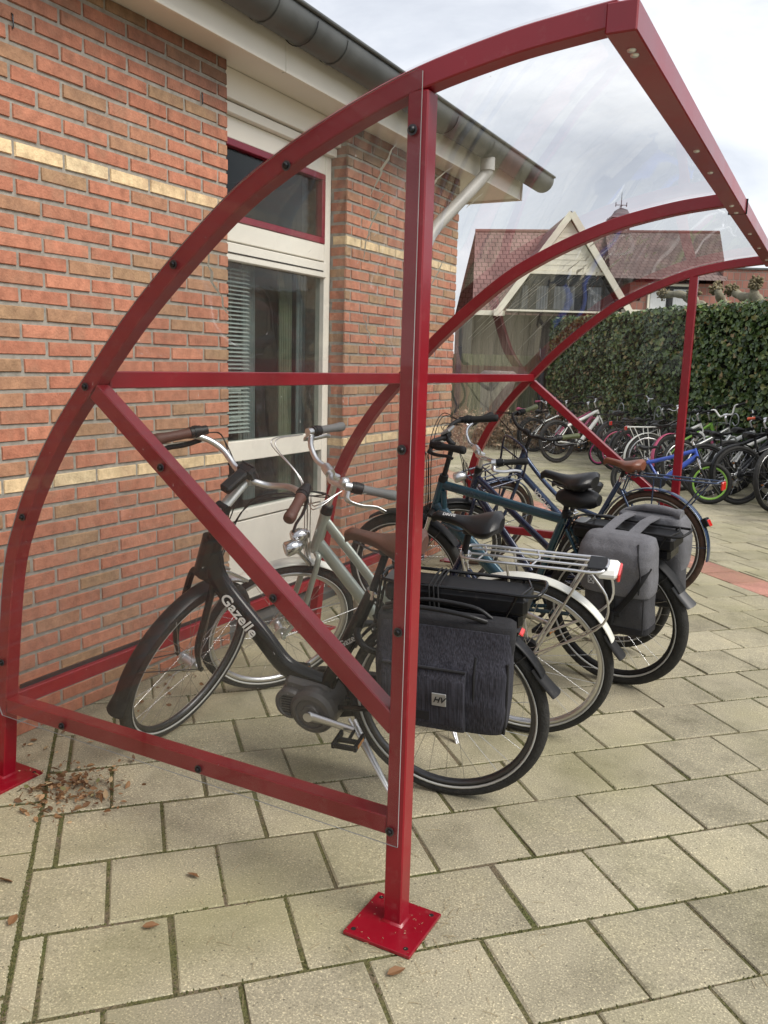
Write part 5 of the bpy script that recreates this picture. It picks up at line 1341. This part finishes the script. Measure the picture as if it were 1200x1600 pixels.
# ------------------------------------------------------------------ hedge (plane x+y=12), fence, trees
def hedge():
    d = V((.7071, -.7071, 0)); nrm = V((-.7071, -.7071, 0)); o0 = V((-2.6, 14.6, 0)); Ln = 13.5; H = 2.38; th = .55
    root = empty('ivy_hedge', Matrix.Translation(o0)); 
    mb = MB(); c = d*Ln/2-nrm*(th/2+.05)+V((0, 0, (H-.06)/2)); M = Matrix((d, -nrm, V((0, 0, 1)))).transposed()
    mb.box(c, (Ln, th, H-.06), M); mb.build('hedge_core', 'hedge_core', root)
    vs = []; fs = []
    shape = [(0, -.5), (.34, -.32), (.46, .05), (.18, .12), (0, .62), (-.18, .12), (-.46, .05), (-.34, -.32)]
    def leaf(p, nn, s):
        t = nn.cross(V((random.gauss(0, .5), random.gauss(0, .5), 1))).normalized(); b = nn.cross(t) if random.random() < .9 else -nn.cross(t)
        a = random.gauss(PI, .7); ca, sa = math.cos(a), math.sin(a); k0 = len(vs)
        for (x, y) in shape:
            q = p+(t*(x*ca-y*sa)+b*(x*sa+y*ca))*s+nn*(.14*s*abs(x)*2)
            vs.append(q)
        fs.append((k0, k0+1, k0+2, k0+3)); fs.append((k0, k0+3, k0+4, k0+5)); fs.append((k0, k0+5, k0+6, k0+7))
    n = 30000
    for i in range(n):
        a = random.random()**1.25*Ln; z = random.uniform(.02, H)
        dep = .05+.10*noise.noise(V((a*1.3, z*1.3, 0)))+.05*noise.noise(V((a*5, z*5, 3)))
        p = d*a+nrm*(dep+random.uniform(-.07, .05))+V((0, 0, z))
        nn = (nrm+V((random.gauss(0, .55), random.gauss(0, .55), random.gauss(.35, .45)))).normalized(); leaf(p, nn, random.uniform(.045, .095))
    for i in range(5200):
        a = random.random()**1.25*Ln; y = random.uniform(-.1, th+.1)
        p = d*a-nrm*y+V((0, 0, H-.03+.05*noise.noise(V((a*1.7, y*3, 0)))+.04*noise.noise(V((a*6, y*6, 2)))+random.uniform(-.04, .06)))
        leaf(p, (V((0, 0, 1))+V((random.gauss(0, .5), random.gauss(0, .5), 0))+nrm*.4).normalized(), random.uniform(.045, .09))
    for i in range(1500):
        p = nrm*random.uniform(-th, .1)+V((0, 0, random.uniform(0, H)))-d*random.uniform(0, .1); leaf(p, (-d+V((random.gauss(0, .5), random.gauss(0, .5), .3))).normalized(), random.uniform(.05, .09))
    mb = MB(); mb.add(vs, fs); mb.build('foliage', 'ivy', root)
    tag(root, 'tall dark green ivy hedge behind the children bicycles', 'hedge')
hedge()
FH = V((-.46884507, .88328042, 0)); RH = V((.88328042, .46884507, 0)); C0 = V((CAM.x, CAM.y, 0))
def HP(r, d, z): return C0+RH*r+FH*d+V((0, 0, z))
def fence():
    root = empty('board_fence', Matrix.Translation(HP(2, 17, 0)) @ Matrix((RH, FH, V((0, 0, 1)))).transposed().to_4x4())
    x = -3.0
    mb = MB()
    while x < 1.3:
        wd = random.uniform(.10, .125); mb.box((x+wd/2, random.uniform(-.008, .008), .84), (wd-.008, .018, 1.68+random.uniform(-.02, .02))); x += wd
    mb.build('boards', 'boards_green', root)
    mb = MB(); mb.beam((-3, .03, .4), (1.3, .03, .4), .04, .07); mb.beam((-3, .03, 1.4), (1.3, .03, 1.4), .04, .07); mb.build('rails', 'boards_green', root)
    for px in (-2.2, -.6, 1.05):
        mb = MB(); mb.beam((px, -.04, 0), (px, -.04, 1.8), .09, .09, (0, 1, 0)); mb.box((px, -.04, 1.81), (.11, .11, .03)); mb.build('fence_post', 'dark_metal', root)
    tag(root, 'greenish wooden board fence with dark posts in front of the house', 'fence')
    # weathered trunk
    mb = MB(); rg = []
    prof = [(0, .20, -.12), (.3, .19, -.10), (.7, .24, .0), (1.1, .30, .06), (1.32, .33, .08), (1.37, .26, .08)]
    for (z, r, off) in prof: rg.append([(off+r*math.cos(2*PI*q/18)*(1+.09*math.sin(q*2.1+z)), r*.8*math.sin(2*PI*q/18)*(1+.1*math.sin(q*3.3)), z) for q in range(18)])
    mb.loft(rg); root = empty('old_tree', Matrix.Translation(HP(1.95, 15.6, 0))); mb.build('trunk', 'old_wood', root)
    tag(root, 'grey weathered tree trunk seen through the far end of the shelter', 'tree')
    # dry shrub growth at the foot of the fence
    mb = MB()
    for _ in range(2600):
        p = HP(random.uniform(1.2, 4.2), random.uniform(14.7, 15.6), 0); h = random.uniform(.1, .75)*random.uniform(.5, 1)
        s = random.uniform(.02, .05); a = random.random()*6.3; t = V((math.cos(a), math.sin(a), random.uniform(-.5, .5)))*s; b = V((-math.sin(a)*.4, math.cos(a)*.4, random.uniform(.3, 1)))*s*.7; q = p+V((0, 0, h))
        mb.add([q-t, q-b, q+t, q+b], [(0,1,2,3)])
    for _ in range(260):
        p = HP(random.uniform(1.2, 4.2), random.uniform(14.8, 15.5), 0); mb.tube([p, p+V((random.gauss(0, .12), random.gauss(0, .12), random.uniform(.4, .95)))], [.006, .002], 3)
    o = mb.build('dry_shrub', 'dry_twigs'); tag(o, 'low dry brown shrub with dead leaves between hedge and tree trunk', 'shrub')
fence()
def pollards():
    def T(px): return V(px)
    specs = [
      ('knotty pollarded plane tree whose arms end in knobs left above the hedge', (.45, 13.3), 1.9, [[(.45, 13.3, 1.9), (.30, 13.35, 2.45), (.05, 13.45, 2.60), (-.12, 13.42, 2.72), (-.45, 13.6, 2.74)], [(.45, 13.3, 1.9), (.62, 13.1, 2.4), (.58, 12.62, 2.62), (.52, 12.66, 2.74)], [(.45, 13.3, 1.9), (.2, 12.9, 2.5), (.12, 13.05, 2.68)]]),
      ('thick pollarded plane tree at the right edge above the hedge', (1.45, 12.3), 1.9, [[(1.45, 12.3, 1.9), (1.20, 12.15, 2.50), (.95, 12.25, 2.58), (.78, 12.40, 2.68)], [(1.45, 12.3, 1.9), (1.22, 12.1, 2.45), (1.12, 12.09, 2.62), (1.13, 12.07, 2.76)], [(1.45, 12.3, 1.9), (1.6, 12.0, 2.45), (1.45, 11.8, 2.60), (1.75, 11.6, 2.72)], [(1.45, 12.3, 1.9), (1.9, 12.0, 2.5), (2.3, 11.7, 2.7)]])]
    for lab, (x, y), zt, br in specs:
        root = empty('pollard_tree', Matrix.Translation((x, y, 0)))
        iv = V((x, y, 0))
        mb = MB(); mb.tube([(0, 0, 0), (.02, 0, .9), (0, .02, 1.5), (0, 0, zt)], [.17, .14, .14, .15], 14); mb.build('trunk', 'bark', root)
        for b in br:
            pts = spl([V(p)-iv for p in b], 5); n = len(pts); mb = MB(); mb.tube(pts, [.095-.045*i/n+.008*math.sin(i*2.1) for i in range(n)], 10); lo = mb.build('branch', 'bark', root)
            mb = MB(); e = pts[-1]
            for _ in range(110):
                dd = V((random.gauss(0, 1), random.gauss(0, 1), random.gauss(.2, .8))).normalized(); q = e+dd*random.uniform(.02, .12); r = random.uniform(.012, .030)
                mb.tube([q-dd*r, q, q+dd*r*.7, q+dd*r*1.0], [r*.6, r, r*.8, r*.3], 6)
            mb.build('knob', 'bark_knob', lo)
        tag(root, lab, 'tree', 'pollarded trees behind the hedge')
pollards()

# ------------------------------------------------------------------ house behind
def house():
    Mh = Matrix.Translation(HP(0, 30, 0)) @ Matrix((RH, FH, V((0, 0, 1)))).transposed().to_4x4()
    root = empty('house', Mh)
    def far(r, z, d):        # a point of the front plane pushed d metres back, keeping true proportions
        k_ = (30+d)/30; return (r*k_, d, 1.44+(z-1.44)*k_)
    mb = MB(); e0, e1 = (2.84, -.35, 3.22), (11.5, -.35, 3.22); r0, r1 = far(2.86, 6.02, 4.2), far(11.29, 6.12, 4.2)
    r0 = (3.26, 4.2, 6.62); r1 = (12.75, 4.2, 6.80)
    mb.add([e0, e1, r1, r0], [(0,1,2,3)]); mb.add([(e0[0], 8.8, 3.2), (e1[0]+1, 8.8, 3.2), r1, r0], [(3,2,1,0)])
    mb.uv = lambda c: (c.x, c.y*1.28); mb.build('roof', 'roof_red', root)
    mb = MB(); mb.add([(7.50, -.48, 4.52), (11.42, -.50, 4.52), (r1[0]+.02, r1[1]-.06, r1[2]-.02), (8.3, r1[1]-.06, 6.715)], [(0,1,2,3)])
    mb.uv = lambda c: (c.x, c.y*1.1); mb.build('roof_extension', 'roof_brown', root)
    mb = MB(); mb.tube([r0, r1], .09, 8); mb.build('ridge_tiles', 'ridge', root)
    # walls
    mb = MB(); mb.box((5.65, 4.3, 1.6), (5.4, 8.2, 3.2)); mb.build('wall', 'boards_brown', root)
    x = 2.9; mb = MB()
    while x < 8.3: mb.box((x+.1, .18, 1.62), (.19, .03, 3.24)); x += .2
    mb.build('board_cladding', 'boards_brown', root)
    mb = MB(); mb.box((3.35, -.36, 3.26), (1.2, .14, .16)); mb.box((8.6, -.30, 3.44), (1.3, .14, .12)); mb.build('eaves_gutter', 'cream_gable', root)
    # gable dormer
    ap = V((6.0, -.5, 6.55)); gl, gr = V((3.72, -.5, 3.30)), V((8.22, -.5, 3.30))
    def on(p, q, z): f = (z-p.z)/(q.z-p.z); return p+(q-p)*f
    l1, r1_ = on(gl, ap, 4.62), on(gr, ap, 4.62)
    mb = MB(); mb.add([l1+V((.12, .06, 0)), r1_+V((-.12, .06, 0)), ap+V((0, .06, -.2))], [(0,1,2)]); 
    for i in range(9):
        z = 4.72+i*.18
        a_, b_ = on(gl, ap, z)+V((.2, .05, 0)), on(gr, ap, z)+V((-.2, .05, 0)); mb.beam(a_, b_, .006, .012)
    mb.build('gable_boarding', 'cream_gable', root)
    mb = MB(); mb.beam(gl+V((-.12, -.04, -.12)), ap+V((0, -.04, .02)), .10, .21); mb.beam(gr+V((.12, -.045, -.12)), ap+V((0, -.045, .02)), .10, .21); mb.box((3.70, -.54, 3.27), (.30, .12, .22)); mb.box((8.25, -.54, 3.27), (.30, .12, .22)); mb.build('barge_board', 'cream_gable', root)
    mb = MB(); mb.box(((l1.x+r1_.x)/2+.0, -.43, 4.64), (r1_.x-l1.x+.0, .10, .10)); mb.box((6.0, -.50, 3.36), (4.05, .14, .06)); mb.build('window_sill', 'cream_gable', root)
    for s_, pe in ((-1, gl), (1, gr)):
        mb = MB(); a_ = pe+V((s_*.16, .0, -.06)); b_ = ap+V((0, 0, .10)); mb.add([a_, b_, b_+V((0, 5.4, 0)), a_+V((0, 5.4, 0))], [(0,1,2,3)] if s_ < 0 else [(3,2,1,0)]); mb.add([a_+V((0, 0, -.04)), b_+V((0, 0, -.04)), b_+V((0, 5.4, -.04)), a_+V((0, 5.4, -.04))], [(0,1,2,3)]); mb.uv = lambda c: (c.y, c.z*1.2); mb.build('dormer_roof', 'roof_red', root)
    # window band under the gable
    lb, rb = on(gl, ap, 3.40), on(gr, ap, 3.40)
    mb = MB(); mb.add([lb+V((.25, .10, 0)), rb+V((-.25, .10, 0)), r1_+V((-.18, .10, -.04)), l1+V((.18, .10, -.04))], [(0,1,2,3)])
    mb.build('window_pane', 'pane_dark', root)
    mb = MB(); mb.add([lb+V((.25, .7, 0)), rb+V((-.25, .7, 0)), r1_+V((-.18, .7, .2)), l1+V((.18, .7, .2))], [(0,1,2,3)]); mb.build('room', 'dark_slot', root)
    mb = MB()
    for x in (4.75, 5.45, 6.6, 7.3): mb.box((x, -.42, 4.0), (.07, .06, 1.22))
    mb.box((6.0, -.42, 4.25), (3.1, .05, .05)); mb.build('mullion', 'black_matt', root)
    for x0, x1 in ((4.5, 4.72), (5.0, 5.4), (5.6, 6.3), (6.75, 7.2)):
        mb = MB(); n = 14; vs = [(x0+(x1-x0)*q/n, -.43+.02*math.sin(q*1.9), z) for z in (3.42, 4.2) for q in range(n+1)]; mb.add(vs, [(q, q+1, n+1+q+1, n+1+q) for q in range(n)], 0, True); mb.build('curtain', 'curtain_dim', root)
    # cupola with weather vane on the ridge
    cu = MB(); cx, cy, cz = 8.86, 4.2, 6.72
    cu.box((cx, cy, cz+.06), (.62, .6, .26))
    for sx in (-1, 1):
        for sy in (-1, 1): cu.beam((cx+sx*.24, cy+sy*.22, cz+.15), (cx+sx*.24, cy+sy*.22, cz+.52), .06, .06, (0, 1, 0))
    cu.box((cx, cy, cz+.30), (.36, .34, .34))
    cup = cu.build('cupola', 'ridge', root)
    cu = MB(); rg = [[(cx+sx*a, cy+sy*a, cz+z) for sx, sy in ((-1,-1),(1,-1),(1,1),(-1,1))] for a, z in ((.44, .50), (.42, .56), (.28, .66), (.20, .82), (.06, .90))]; cu.loft(rg, smooth=False); cu.build('cupola_roof', 'vane', cup)
    cu = MB(); cu.tube([(cx, cy, cz+.88), (cx, cy, cz+1.5)], [.025, .008], 8); cu.tube([(cx-.22, cy, cz+1.02), (cx+.22, cy, cz+1.02)], .014, 6); cu.tube([(cx, cy-.22, cz+.98), (cx, cy+.22, cz+.98)], .014, 6)
    for sx in (-1, 1): cu.beam((cx+sx*.21, cy, cz+.96), (cx+sx*.21, cy, cz+1.12), .02, .06)
    cu.build('weather_vane', 'vane', cup)
    tag(root, 'house with red tiled roof, cream pointed gable and small cupola beyond the yard', 'house')
    # flat brick annex
    root = empty('brick_annex', Mh @ Matrix.Translation((8.85, -.2, 0)))
    k_ = (28.8/30)
    mb = MB(); mb.box((.98, 1.6, 2.22), (3.16, 3.0, 4.44)); mb.box((5.9, 1.6, 2.48), (6.66, 3.004, 4.97)); mb.uv = lambda c: (c.x+c.y, c.z); mb.build('wall', 'brick_far', root)
    mb = MB(); mb.box((5.9, 1.6, 4.99), (6.74, 3.1, .06)); mb.build('coping', 'zinc', root)
    mb = MB(); x0, x1, z0, z1 = .02, 1.58, 3.43, 4.40
    for a, b, c_, d_ in ((x0, x1, z0, z0+.07), (x0, x1, z1-.07, z1), (x0, x0+.07, z0+.07, z1-.07), (x1-.07, x1, z0+.07, z1-.07)): mb.box(((a+b)/2, .07, (c_+d_)/2), (b-a, .10, d_-c_))
    wn = mb.build('window_frame', 'cream_gable', root)
    mb = MB(); mb.box(((x0+x1)/2, .065, (z0+z1)/2), (.10, .06, z1-z0-.14)); mb.box(((x0+x1)/2, .094, (z0+z1)/2), (x1-x0-.14, .004, z1-z0-.14)); mb.build('dark_reveal', 'black_matt', wn)
    mb = MB()
    for a, b in ((x0+.10, (x0+x1)/2-.14), ((x0+x1)/2+.10, x1-.12)):
        n = 26; vs = [(a+(b-a)*q/n, .070+.012*math.sin(q*2.2), z) for z in (z0+.09, z1-.17) for q in range(n+1)]; mb.add(vs, [(q, q+1, n+1+q+1, n+1+q) for q in range(n)], 0, True)
    mb.build('curtain', 'curtain_white', wn)
    tag(root, 'flat roofed red brick annex with one white curtained window above the hedge', 'building')
house()
